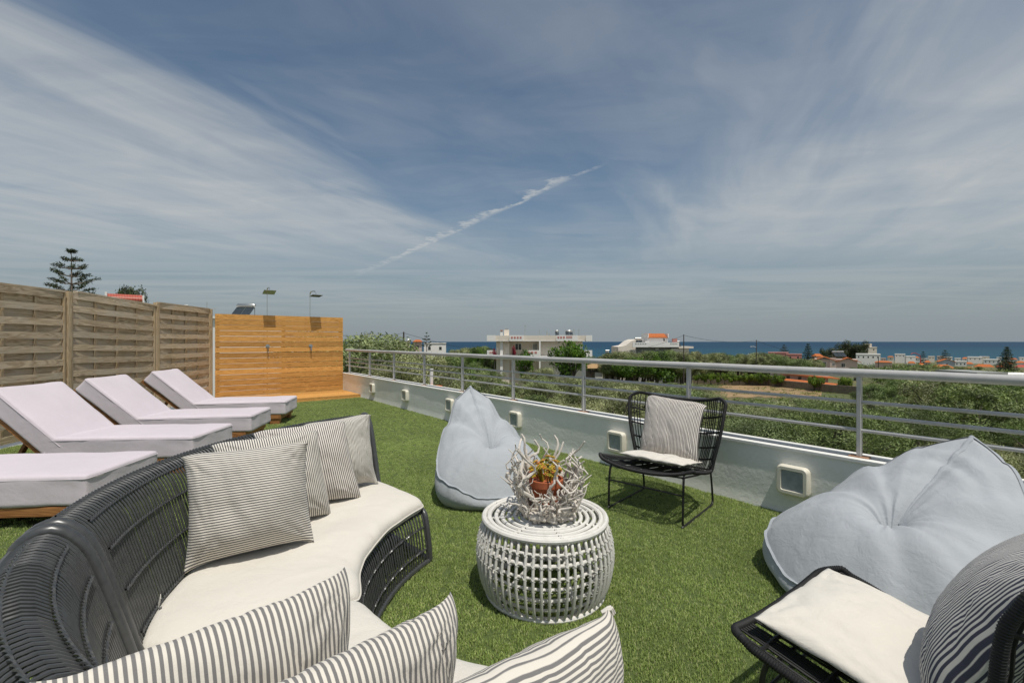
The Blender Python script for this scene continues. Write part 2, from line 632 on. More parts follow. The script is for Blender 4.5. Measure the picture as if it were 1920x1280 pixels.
M['black_metal'] = plain('black_metal', (0.012, 0.012, 0.012), 0.5, 0.2, 20.0)
M['seat_deck'] = plain('seat_webbing', (0.03, 0.03, 0.03), 0.8, 0.2, 30.0)  # dark webbing of the sofa seat base
M['rattan'] = plain('white_rattan', (0.70, 0.68, 0.63), 0.6, 0.10, 30.0, 0.25, 120.0, dirt=((0.45, 0.42, 0.37), 0.35))
M['drift'] = plain('driftwood', (0.62, 0.57, 0.50), 0.9, 0.22, 24.0, 0.6, 90.0, dirt=((0.25, 0.20, 0.16), 0.45))
M['terracotta'] = plain('terracotta', (0.42, 0.115, 0.045), 0.8, 0.15, 20.0)
M['soil'] = plain('soil', (0.05, 0.035, 0.022), 0.95, 0.3, 40.0)
M['succulent'] = leafmat('succulent', (0.16, 0.22, 0.03), (0.50, 0.33, 0.03), (0.52, 0.13, 0.06), 0.15, 0.05)

# ================================================================== THE TERRACE
# parapet line: point W0 and direction WD (away from the shower, towards the right of the picture)
W0 = Vector((0.827, 5.04, 0.0))
WD = Vector((0.614, -0.789, 0.0)).normalized()
WN = Vector((-WD.y, WD.x, 0.0))          # outwards
if WN.y < 0:
    WN = -WN


def wall_pt(t, out=0.0, z=0.0):
    return W0 + WD * t + WN * out + Vector((0, 0, z))


SH_R = wall_pt(-8.42)                     # right end of the shower screen, at the parapet
SH_D = -WN                                # the screen runs square to the parapet
SH_L = SH_R + SH_D * 2.757
FENCE = [Vector((-6.60, 9.93, 0)), Vector((-6.44, 8.20, 0)), Vector((-6.29, 6.40, 0)), Vector((-6.14, 4.62, 0))]

# roof slab under the turf
slab = MB()
corner = [wall_pt(-8.55, 0.62), wall_pt(6.2, 0.62), Vector((3.2, -3.0, 0)), Vector((-6.9, -3.0, 0)), Vector((-6.9, 10.4, 0))]
slab.prism([(p.x, p.y) for p in corner], -0.45, -0.004)
so = slab.build('terrace_slab', M['plaster'])
tag(so, kind='structure')

# building below the terrace (seen only from other positions)
bl = MB()
bl.prism([(p.x * 0.985, p.y * 0.985) for p in corner], -7.5, -0.452)
tag(bl.build('terrace_building_wall', M['plaster']), kind='structure')

# turf mat
m, t, b = new_mat('turf_mat')
tc = t.add('ShaderNodeTexCoord')
n1 = t.noise(tc.outputs['Object'], 90.0, 4.0, 0.7)
t.put(b.inputs['Base Color'], t.ramp(n1, [(0.3, (0.04, 0.06, 0.014)), (0.7, (0.11, 0.15, 0.035))]))
b.inputs['Roughness'].default_value = 0.95
M['turf_mat'] = m
m, t, b = new_mat('turf_blade')
t.n.remove(b)
out = [n for n in t.n if n.type == 'OUTPUT_MATERIAL'][0]
geo = t.add('ShaderNodeNewGeometry')
oi = t.add('ShaderNodeObjectInfo')
col = t.ramp(geo.outputs['Random Per Island'], [(0.0, (0.225, 0.325, 0.085)), (0.5, (0.345, 0.445, 0.128)), (0.85, (0.495, 0.55, 0.22)), (1.0, (0.64, 0.61, 0.35))])
lay = t.noise(geo.outputs['Position'], 1.4, 4.0, 0.6, 0.6)
lay2 = t.noise(geo.outputs['Position'], 0.55, 3.0, 0.5, 1.2)
k = t.math('ADD', 0.44, t.math('ADD', t.math('MULTIPLY', lay, 0.62), t.math('MULTIPLY', lay2, 0.50)))
k = t.math('MULTIPLY', k, t.math('ADD', 0.85, t.math('MULTIPLY', oi.outputs['Random'], 0.3)))
col = t.mix(1.0, col, t.comb(k, k, t.math('MULTIPLY', k, 0.95)), 'MULTIPLY')
df = t.add('ShaderNodeBsdfPrincipled')
t.put(df.inputs['Base Color'], col)
df.inputs['Roughness'].default_value = 0.5
df.inputs['Specular IOR Level'].default_value = 0.4
tr = t.add('ShaderNodeBsdfTranslucent')
t.put(tr.inputs['Color'], col)
mx = t.add('ShaderNodeMixShader')
mx.inputs[0].default_value = 0.25
t.l.new(df.outputs[0], mx.inputs[1])
t.l.new(tr.outputs[0], mx.inputs[2])
t.l.new(mx.outputs[0], out.inputs[0])
M['turf_blade'] = m


def inside(poly, x, y):
    c = False
    n = len(poly)
    for i in range(n):
        x1, y1 = poly[i]
        x2, y2 = poly[i - 1]
        if (y1 > y) != (y2 > y) and x < (x2 - x1) * (y - y1) / (y2 - y1) + x1:
            c = not c
    return c


PLAT_T0, PLAT_T1 = -8.42, -7.06           # platform along the parapet
plat_poly = [wall_pt(PLAT_T0), wall_pt(PLAT_T1), wall_pt(PLAT_T1) + SH_D * 3.0, wall_pt(PLAT_T0) + SH_D * 3.0]
# turf sheet: boundary cut to the parapet, screen and fence, gridded for a density value
tp = [wall_pt(-7.04, -0.006), wall_pt(6.0, -0.006), Vector((2.9, -2.8, 0)), Vector((-5.6, -2.8, 0)), Vector((-6.10, 4.62, 0)),
      Vector((-6.36, 8.2, 0)), wall_pt(-7.04) + SH_D * 3.0]
bm = bmesh.new()
fv = bm.faces.new([bm.verts.new((p.x, p.y, 0.0)) for p in tp])
for ax, lo, hi, st in (((1, 0, 0), -6.5, 5.5, 0.5), ((0, 1, 0), -3.0, 11.0, 0.5)):
    s_ = lo
    while s_ < hi:
        g = list(bm.verts) + list(bm.edges) + list(bm.faces)
        bmesh.ops.bisect_plane(bm, geom=g, plane_co=Vector(ax) * s_, plane_no=ax)
        s_ += st
me = bpy.data.meshes.new('artificial_turf')
bm.to_mesh(me)
bm.free()
me.materials.append(M['turf_mat'])
at = me.attributes.new('dens', 'FLOAT', 'POINT')
for i, v_ in enumerate(me.vertices):
    x, y = v_.co.x, v_.co.y
    if y < 0.9 or abs(x) > y * 1.35 + 0.9:
        dn = 0.0
    elif y < 4.3:
        dn = 1900.0
    elif y < 6.5:
        dn = 1300.0
    else:
        dn = 800.0
    if x < -2.3 and y < 5.5:
        dn *= 0.4
    at.data[i].value = dn
turf = bpy.data.objects.new('artificial_turf', me)
COL.objects.link(turf)
tag(turf, 'short green artificial grass laid over the whole terrace floor', 'artificial grass', kind='stuff')


def make_tuft():
    V_, F_ = [], []
    for k in range(28):
        a = rng.uniform(0, 2 * PI)
        rr = 0.024 * math.sqrt(rng.uniform())
        x, y = rr * math.cos(a), rr * math.sin(a)
        L = rng.uniform(0.0085, 0.0150)
        b_ = rng.uniform(0, 2 * PI)
        lean = rng.uniform(0.15, 0.85)
        dx, dy = math.cos(b_), math.sin(b_)
        w = rng.uniform(0.0008, 0.0013)
        sx, sy = -dy * w, dx * w
        h1 = L * 0.6
        o1 = lean * L * 0.25
        o2 = lean * L * 0.85
        z2 = L * math.sqrt(max(0.1, 1 - 0.6 * lean * lean))
        i = len(V_)
        V_ += [(x - sx, y - sy, 0), (x + sx, y + sy, 0), (x + dx * o1 + sx, y + dy * o1 + sy, h1), (x + dx * o1 - sx, y + dy * o1 - sy, h1),
               (x + dx * o2 + sx * .25, y + dy * o2 + sy * .25, z2), (x + dx * o2 - sx * .25, y + dy * o2 - sy * .25, z2)]
        F_ += [(i, i + 1, i + 2, i + 3), (i + 3, i + 2, i + 4, i + 5)]
    me_ = mesh_np('turf_tuft', V_, F_)
    me_.materials.append(M['turf_blade'])
    return bpy.data.objects.new('turf_tuft', me_)


tuft = make_tuft()
ng = bpy.data.node_groups.new('turf_pile', 'GeometryNodeTree')
ng.interface.new_socket('Geometry', in_out='INPUT', socket_type='NodeSocketGeometry')
ng.interface.new_socket('Geometry', in_out='OUTPUT', socket_type='NodeSocketGeometry')
gi = ng.nodes.new('NodeGroupInput')
go = ng.nodes.new('NodeGroupOutput')
dp = ng.nodes.new('GeometryNodeDistributePointsOnFaces')
na = ng.nodes.new('GeometryNodeInputNamedAttribute')
na.data_type = 'FLOAT'
na.inputs['Name'].default_value = 'dens'
ip = ng.nodes.new('GeometryNodeInstanceOnPoints')
oi_ = ng.nodes.new('GeometryNodeObjectInfo')
oi_.inputs['Object'].default_value = tuft
rv = ng.nodes.new('FunctionNodeRandomValue')
rv.data_type = 'FLOAT_VECTOR'
rv.inputs[0].default_value = (-0.12, -0.12, 0)
rv.inputs[1].default_value = (0.12, 0.12, 6.283)
rs = ng.nodes.new('FunctionNodeRandomValue')
rs.data_type = 'FLOAT'
rs.inputs[2].default_value = 0.75
rs.inputs[3].default_value = 1.2
jn = ng.nodes.new('GeometryNodeJoinGeometry')
L_ = ng.links.new
L_(gi.outputs[0], dp.inputs['Mesh'])
L_(na.outputs[0], dp.inputs['Density'])
L_(dp.outputs['Points'], ip.inputs['Points'])
L_(oi_.outputs['Geometry'], ip.inputs['Instance'])
L_(rv.outputs[0], ip.inputs['Rotation'])
L_(rs.outputs[1], ip.inputs['Scale'])
L_(ip.outputs[0], jn.inputs[0])
L_(gi.outputs[0], jn.inputs[0])
L_(jn.outputs[0], go.inputs[0])
md = turf.modifiers.new('pile', 'NODES')
md.node_group = ng

# ---------------------------------------------------------------- parapet wall
T0, T1 = -8.46, 6.2
WM = Matrix(((WD.x, WN.x, 0, W0.x), (WD.y, WN.y, 0, W0.y), (0, 0, 1, 0), (0, 0, 0, 1)))   # local x along, y outwards
par = thing('parapet_wall', 'low white rendered parapet wall along the edge of the terrace', 'parapet wall', wall_pt(-1.0))
mb = MB(par.location)
# the face is a fine grid so that the trowelled render can be uneven
nx, nzz = 300, 12
vv, ff = [], []
for i in range(nx + 1):
    for j in range(nzz + 1):
        x = T0 + (T1 - T0) * i / nx
        z = -0.02 + 0.50 * j / nzz
        dpt = 0.005 * nz(x * 1.1, z * 1.6, 1.0) + 0.0018 * nz(x * 4, z * 5, 4.0)
        if z < 0.07:
            dpt -= 0.012 * (1 - max(0, z) / 0.07)     # splayed foot
        vv.append(WM @ Vector((x, dpt * (0 if j == nzz else 1), z)))
for i in range(nx):
    for j in range(nzz):
        a = i * (nzz + 1) + j
        ff.append((a, a + nzz + 1, a + nzz + 2, a + 1))
mb.add(vv, ff)
mb.box(T0, T1, 0.02, 0.19, -0.44, 0.478, WM)
mb.build('wall_body', M['plaster'], par, True)
mb = MB(par.location)
mb.box(T0, T1, -0.012, 0.055, 0.481, 0.502, WM)
mb.box(T0, T1, 0.125, 0.205, 0.481, 0.506, WM)
mb.build('coping_edge', M['wall_cap'], par)
mb = MB(par.location)
mb.box(T0, T1, 0.057, 0.123, 0.481, 0.494, WM)
mb.build('coping_channel', M['channel'], par)

# wall lights
for k, tt in enumerate((-6.33, -4.63, -2.95, -1.244, 0.437, 2.087)):
    lab = ['square cream wall light on the parapet, nearest the wooden shower screen',
           'square cream wall light on the parapet, second from the shower screen',
           'square cream wall light half hidden behind the upright bean bag',
           'square cream wall light just right of the upright bean bag',
           'square cream wall light beside the wicker chair at the railing',
           'largest square cream wall light, left of the leaning bean bag'][k]
    org = wall_pt(tt, 0, 0.27)
    th = thing('wall_light', lab, 'wall light', org, 0, 'wall lights along the parapet')
    # rounded square frame ring
    def rsq(hw, rad, n=6):
        pts = []
        for cx, cz, a0 in ((hw - rad, hw - rad, 0), (-hw + rad, hw - rad, 90), (-hw + rad, -hw + rad, 180), (hw - rad, -hw + rad, 270)):
            for i in range(n + 1):
                a = R(a0 + 90 * i / n)
                pts.append((cx + rad * math.cos(a), cz + rad * math.sin(a)))
        return pts
    rings = [(0.105, 0.035, 0.002), (0.110, 0.04, -0.02), (0.108, 0.038, -0.05), (0.098, 0.032, -0.062), (0.076, 0.012, -0.062), (0.072, 0.01, -0.045)]
    mb = MB(org)
    vs_, fs_ = [], []
    for (hw, rad, dep) in rings:
        for (a, c) in rsq(hw, rad):
            vs_.append(WM @ Vector((tt + a, dep, 0.27 + c)))
    n_ = 28
    for i in range(len(rings) - 1):
        for j in range(n_):
            j2 = (j + 1) % n_
            fs_.append((i * n_ + j, i * n_ + j2, (i + 1) * n_ + j2, (i + 1) * n_ + j))
    mb.add(vs_, fs_)
    mb.build('frame', M['sconce'], th, True)
    mb = MB(org)
    mb.box(tt - 0.0735, tt + 0.0735, -0.049, 0.004, 0.27 - 0.0735, 0.27 + 0.0735, WM)
    mb.build('lens', M['sconce_glass'], th)

# ---------------------------------------------------------------- guard rail
gr = thing('guard_rail', 'grey painted metal railing with three bars standing on the parapet', 'railing', wall_pt(-1.0, 0.09, 0.48))
posts = [-8.17, -6.78, -5.42, -4.07, -2.75, -1.435, -0.129, 1.174, 2.459, 3.76, 5.06]
mb = MB(gr.location)
mb.tube([wall_pt(T0 + 0.02 + (T1 - T0 - .04) * i / 40, 0.09, 1.080 + 0.0015 * math.sin(i * 1.7)) for i in range(41)], 0.030, 14)
mb.build('top_rail', M['rail'], gr, True)
for tt in posts:
    mb = MB(gr.location)
    mb.box(tt - 0.0125, tt + 0.0125, 0.068, 0.112, 0.497, 1.06, WM)
    po = mb.build('post', M['rail'], gr, bevel=0.003)
    mb = MB(gr.location)
    mb.box(tt - 0.055, tt + 0.055, 0.05, 0.13, 0.494, 0.5075, WM)
    mb.build('base_plate', M['rust'], po)
edges = [T0] + posts + [T1]
for z in (0.882, 0.787, 0.687):
    mb = MB(gr.location)
    mb.tube([wall_pt(T0 + 0.02 + (T1 - T0 - .04) * i / 30, 0.09, z) for i in range(31)], 0.0125, 10)
    mb.build('bar', M['rail'], gr, True)

# ---------------------------------------------------------------- woven fence
fn = thing('woven_fence', 'weathered timber fence of woven horizontal slats behind the loungers', 'fence', FENCE[1])
PITCH = 0.0925
for k in range(3):
    a, c = FENCE[k + 1], FENCE[k]             # from near (left) to far (right)
    d = (c - a)
    Ln = d.length
    d.normalize()
    nrm = Vector((d.y, -d.x, 0))              # towards the terrace
    if nrm.x < 0:
        nrm = -nrm
    ang = math.atan2(d.y, d.x)
    hgt = 1.985
    tilt = [0.0, -0.075, 0.0][k]
    top0 = [0.005, 0.022, 0.0][k]
    # panel frame: uprights, cap
    pn = bpy.data.objects.new('fence_panel', None)
    COL.objects.link(pn)
    pn.parent = fn
    pn.location = a - fn.location
    pn.rotation_euler = (0, 0, ang)
    # local: x along, -y towards the terrace when nrm is right-hand side
    sgn = -1.0 if Vector((math.sin(ang), -math.cos(ang), 0)).dot(nrm) > 0 else 1.0
    mb = MB()
    mb.box(0.09, Ln - 0.02, sgn * 0.035, sgn * -0.035, hgt + 0.002, hgt + 0.028)
    o = mb.build('cap', M['fence'], pn)
    o.rotation_euler = (0, math.asin(-tilt / Ln), 0)
    o.location = (0, 0, top0)
    for x in (0.088, Ln - 0.030):
        mb = MB()
        mb.box(x - 0.012, x + 0.012, -0.026, 0.026, 0.03, hgt - 0.002 + top0 + tilt * x / Ln)
        mb.build('stile', M['fence_v'], pn)
    for q in (0.29, 0.52, 0.76):
        x = Ln * q
        mb = MB()
        mb.box(x - 0.017, x + 0.017, -0.010, 0.010, 0.06, hgt - 0.004 + top0 + tilt * q)
        mb.build('batten', M['fence_v'], pn)
    # slats: odd rows pass in front of the battens, even rows behind; both sag out a little between stiles
    def slat_mesh(front):
        nseg = 14
        vs_, fs_ = [], []
        hh = 0.0440 if front else 0.0540
        for i in range(nseg + 1):
            x = 0.102 + (Ln - 0.146) * i / nseg
            bow = math.sin(PI * i / nseg) ** 0.6
            y = (0.013 + 0.020 * bow) if front else -(0.016 + 0.006 * bow)
            y *= sgn
            th2 = 0.0045
            for (yy, zz) in ((y - th2, -hh), (y + th2, -hh), (y + th2, hh), (y - th2, hh)):
                vs_.append((x, yy, zz + 0.002 * math.sin(i * 0.9)))
        for i in range(nseg):
            for j in range(4):
                j2 = (j + 1) % 4
                fs_.append((i * 4 + j, i * 4 + j2, (i + 1) * 4 + j2, (i + 1) * 4 + j))
        fs_ += [(0, 1, 2, 3), tuple(nseg * 4 + j for j in (3, 2, 1, 0))]
        me_ = bpy.data.meshes.new('slat')
        me_.from_pydata(vs_, [], fs_)
        me_.materials.append(M['fence'])
        return me_
    mf, mk = slat_mesh(True), slat_mesh(False)
    z = hgt - 0.047
    row = 0
    while z > 0.05:
        o = bpy.data.objects.new('slat', mf if row % 2 == 0 else mk)
        COL.objects.link(o)
        o.parent = pn
        o.location = (0, 0, z + top0 * min(1, z))
        o.rotation_euler = (0, -tilt / Ln * (z / hgt) + random.uniform(-0.0025, 0.0025), 0)
        z -= PITCH + random.uniform(-0.003, 0.003)
        row += 1
    # post at the near end (and one at the far end of the last panel)
    for pth in ([0.045] if k else [0.045, Ln + 0.03]):
        mb = MB()
        mb.box(pth - 0.030, pth + 0.030, -0.035, 0.035, 0.0, hgt + [0.02, 0.025, 0.01][k])
        mb.build('post', M['fence_v'], pn, bevel=0.004)

# ---------------------------------------------------------------- shower screen, platform, showers
SM = Matrix(((-SH_D.x, WD.x, 0, SH_L.x), (-SH_D.y, WD.y, 0, SH_L.y), (0, 0, 1, 0), (0, 0, 0, 1)))  # x from left to right, y towards the camera
SHL = 2.757
TOPS = 1.915
scr = thing('shower_screen', 'orange stained timber screen of horizontal boards behind the outdoor showers', 'timber screen', SH_L + Vector((1.1, 0.86, 0)))
z = TOPS
rows = 15
for k in range(rows):
    hb = (TOPS - 0.07) / rows
    gap = random.choice([0.005, 0.007, 0.009, 0.013])
    z0 = TOPS - (k + 1) * hb
    z1 = z0 + hb - gap
    mb = MB()
    mb.box(0, SHL, -0.011, 0.011, -(z1 - z0) / 2, (z1 - z0) / 2)
    o = mb.build('board', M['pine'], scr)
    loc = SM @ Vector((0, 0, (z0 + z1) / 2))
    o.location = loc - scr.location
    o.rotation_euler = (0, random.uniform(-0.0016, 0.0016), math.atan2(-SH_D.y, -SH_D.x))
for x in (0.05, SHL / 2, SHL - 0.05):
    mb = MB(scr.location)
    mb.box(x - 0.035, x + 0.035, -0.085, -0.014, 0.0, TOPS - 0.02, SM)
    mb.build('post', M['pine_v'], scr)
mb = MB(scr.location)
for k in range(rows):
    for x in (0.05, 0.95, 1.85, SHL - 0.05):
        zc = TOPS - (k + 0.5) * (TOPS - 0.07) / rows
        mb.box(x - 0.005, x + 0.005, 0.010, 0.0135, zc - 0.005, zc + 0.005, SM)
o = mb.build('screw_heads', M['black_metal'], scr)
o['kind'] = 'stuff'

pl = thing('shower_platform', 'low timber deck in front of the shower screen', 'wooden platform', wall_pt(PLAT_T1) + SH_D * 1.4)
nb = 9
bw = (PLAT_T1 - PLAT_T0 - 0.08) / nb
for k in range(nb):
    mb = MB(pl.location)
    ta = PLAT_T0 + 0.08 + k * bw
    mb.box(0.02, 2.95, -(ta + bw - 0.005 - PLAT_T0), -(ta - PLAT_T0), 0.05, 0.072, Matrix(((SH_D.x, -WD.x, 0, SH_R.x), (SH_D.y, -WD.y, 0, SH_R.y), (0, 0, 1, 0), (0, 0, 0, 1))))
    mb.build('board', M['pine'], pl)
mb = MB(pl.location)
mb.bar(wall_pt(PLAT_T1 - 0.02, -0.02, 0.0245), wall_pt(PLAT_T1 - 0.02, -2.95, 0.0245), 0.03, 0.049)
mb.build('fascia', M['pine'], pl)

for k, sx in enumerate((1.03, 1.975)):
    base = SM @ Vector((sx, -0.05, 0))
    lab = ['left overhead shower on a slim pole behind the wooden screen', 'right overhead shower on a slim pole behind the wooden screen'][k]
    sh = thing('outdoor_shower', lab, 'shower', base, 0, 'outdoor showers')
    zt = 2.50 - 0.02 * k
    mb = MB(base)
    mb.tube([SM @ Vector((sx, -0.045, 0.0)), SM @ Vector((sx, -0.045, zt - 0.09))], 0.011, 8)
    mb.build('pole', M['chrome'], sh, True)
    mb = MB(base)
    pts = cat_rom([(sx, -0.045, zt - 0.09), (sx, -0.045, zt - 0.02), (sx, -0.01, zt + 0.035), (sx, 0.10, zt + 0.05), (sx, 0.20, zt + 0.02), (sx, 0.215, zt - 0.06)], 24)
    if k:
        pts = [(p[0] + (p[1] + 0.045) * 0.28, p[1], p[2]) for p in pts]
    pts = [SM @ Vector(p) for p in pts]
    mb.tube(pts, 0.0115, 8)
    mb.build('arm', M['chrome'], sh, True)
    e = pts[-1]
    # flat square head, a little tilted
    mb = MB(base)
    rm = Matrix.Translation(e) @ Matrix.Rotation(math.atan2(-SH_D.y, -SH_D.x) + (0.0 if k == 0 else 0.12), 4, 'Z') @ Matrix.Rotation(R(-17 + 10 * k), 4, 'X')
    mb.box(-0.125, 0.125, -0.125, 0.125, -0.014, -0.002, rm)
    mb.tube([e + Vector((0, 0, -0.004)), e + Vector((0, 0, 0.03))], 0.02, 10)
    mb.build('shower_head', M['chrome'], sh)
    # mixer
    vb = SM @ Vector((sx + 0.0, 0.012, 1.19))
    va = thing('shower_mixer', ['left chrome shower mixer with lever on the wooden screen', 'right chrome shower mixer with lever on the wooden screen'][k], 'shower mixer', vb, 0, 'shower mixers')
    rm = Matrix.Translation(vb) @ Matrix.Rotation(math.atan2(-SH_D.y, -SH_D.x), 4, 'Z')
    mb = MB(vb)
    mb.tube([rm @ Vector((0, 0, 0)), rm @ Vector((0, -0.008, 0))], 0.045, 16)
    mb.build('plate', M['chrome'], va)
    mb = MB(vb)
    mb.tube([rm @ Vector((0, 0, 0)), rm @ Vector((0, -0.06, 0))], 0.026, 12)
    mb.build('body', M['chrome'], va)
    mb = MB(vb)
    mb.bar(rm @ Vector((0, -0.05, 0.01)), rm @ Vector((0, -0.075, -0.11)), 0.022, 0.012, (0, 1, 0))
    mb.build('lever', M['chrome'], va)

# ================================================================== FURNITURE
def soft_box(sx, sy, sz, r, n=14, puff=0.0, seed=0.0, wr=0.004):
    """upholstered block: rounded box centred in x,y, base at z=0"""
    bm = bmesh.new()
    bmesh.ops.create_cube(bm, size=2.0)
    bmesh.ops.subdivide_edges(bm, edges=list(bm.edges), cuts=n, use_grid_fill=True)
    h = Vector((sx / 2, sy / 2, sz / 2))
    for v_ in bm.verts:
        # concentrate rings near the edges
        p = Vector([math.copysign(1 - (1 - abs(c)) ** 1.6, c) for c in v_.co])
        q = Vector((p.x * h.x, p.y * h.y, p.z * h.z))
        core = Vector((max(-h.x + r, min(h.x - r, q.x)), max(-h.y + r, min(h.y - r, q.y)), max(-h.z + r, min(h.z - r, q.z))))
        dlt = q - core
        if dlt.length > 1e-6:
            q = core + dlt.normalized() * r
        if puff:
            k = (1 - p.x ** 2) * (1 - p.y ** 2)
            q.z += puff * k * (1 if p.z > 0 else 0.0) * abs(p.z)
        w = nz(q.x * 4 + seed, q.y * 4, q.z * 6) * wr + nz(q.x * 13 + seed, q.y * 13, q.z * 16) * wr * 0.4
        q += dlt.normalized() * w if dlt.length > 1e-6 else Vector((0, 0, w if p.z > 0 else 0))
        v_.co = q + Vector((0, 0, h.z))
    me_ = bpy.data.meshes.new('soft')
    bm.to_mesh(me_)
    bm.free()
    return me_


def pillow(name, label, corners, thick, material, stripe='v', n=44, seed=0.0, group=None, cat='cushion', wr=0.45, edge=0.07, bulge_top=0.0, sag=0.0, sym=0.5, ears=0.06):
    """scatter cushion from its four corners TL,TR,BR,BL; stripes run down ('v') or across ('h')"""
    TL, TR, BR, BL = [Vector(c) for c in corners]
    nrm = (TR - TL).cross(BL - TL).normalized()
    org = (BL + BR) / 2
    vs_, uvs = [], []
    W = ((TR - TL).length + (BR - BL).length) / 2
    Hh = ((TL - BL).length + (TR - BR).length) / 2

    def pos(u, v, side):
        # u,v in -1..1 ; v=1 top
        au, av = abs(u), abs(v)
        # sides pulled in between the corners
        uu = u * (1 - edge * (1 - v * v) * au ** 2)
        vw = v * (1 - edge * (1.0 if v > 0 else 0.25) * (1 - u * u) * av ** 2)
        a, b_ = (uu + 1) / 2, (vw + 1) / 2
        p = BL.lerp(BR, a).lerp(TL.lerp(TR, a), b_)
        f = max(0.0, (1 - au ** 2.4)) ** 0.55 * max(0.0, (1 - av ** 2.4)) ** 0.55
        h = thick * f * (sym if side > 0 else 1 - sym)
        h *= 1 + 0.22 * nz(u * 1.3 + seed, v * 1.3, side)
        # lower belly fuller than the top
        h *= 1 - 0.18 * v
        # creases radiating from the corners and loose folds
        for cu, cv in ((-1, -1), (1, -1), (1, 1), (-1, 1)):
            du, dv = u - cu, v - cv
            rr = math.hypot(du, dv)
            an = math.atan2(dv, du)
            h += wr * 0.0085 * math.sin(an * 15 + 5 * nz(cu + seed, cv, 3)) * math.exp(-((rr - 0.32) / 0.3) ** 2) * min(1, f * 2.5)
        h += wr * 0.010 * nz(u * 2.6 + seed, v * 2.6 + 7, side * 2) * min(1, f * 2)
        h += wr * 0.0045 * nz(u * 7 + seed + 3 * v, v * 7, side * 2 + 5) * min(1, f * 3)
        ridge = abs(nz(u * 2.1 + seed * 1.7, v * 1.1 + 3 * u, side + 9))
        h -= wr * 0.016 * max(0, 0.14 - ridge) / 0.14 * min(1, f * 2)
        q = p + nrm * (h * side)
        # seam wanders
        ed = max(au, av) ** 12
        q += nrm * (0.008 * nz(u * 3 + seed, v * 3, 11) * ed)
        er = (au * av) ** 6 * ears
        q += nrm * (er * (0.8 if seed % 2 else -0.6)) + Vector((0, 0, -er * 0.35))
        q.z -= sag * (1 - u * u) * max(0, v)
        return q

    idx = {}
    for side in (1, -1):
        for i in range(n + 1):
            for j in range(n + 1):
                if side < 0 and (i in (0, n) or j in (0, n)):
                    idx[(side, i, j)] = idx[(1, i, j)]
                    continue
                # crowd samples to the rim
                u = math.sin((i / n - 0.5) * PI) * 0.55 + (2 * i / n - 1) * 0.45
                v = math.sin((j / n - 0.5) * PI) * 0.55 + (2 * j / n - 1) * 0.45
                idx[(side, i, j)] = len(vs_)
                vs_.append(pos(u, v, side) - org)
                uvs.append(((u + 1) / 2, (v + 1) / 2))
    fs_ = []
    for side in (1, -1):
        for i in range(n):
            for j in range(n):
                q = (idx[(side, i, j)], idx[(side, i + 1, j)], idx[(side, i + 1, j + 1)], idx[(side, i, j + 1)])
                fs_.append(q if side > 0 else q[::-1])
    me_ = bpy.data.meshes.new(name)
    me_.from_pydata([tuple(p) for p in vs_], [], fs_)
    uvl = me_.uv_layers.new(name='UVMap')
    for lp in me_.loops:
        u, v = uvs[lp.vertex_index]
        k = W / 0.48
        uvl.data[lp.index].uv = (u * k, v) if stripe == 'v' else (v * Hh / 0.48, u)
    o = obj(name, me_, material, None, True)
    o.location = org
    tag(o, label, cat, group)
    return o


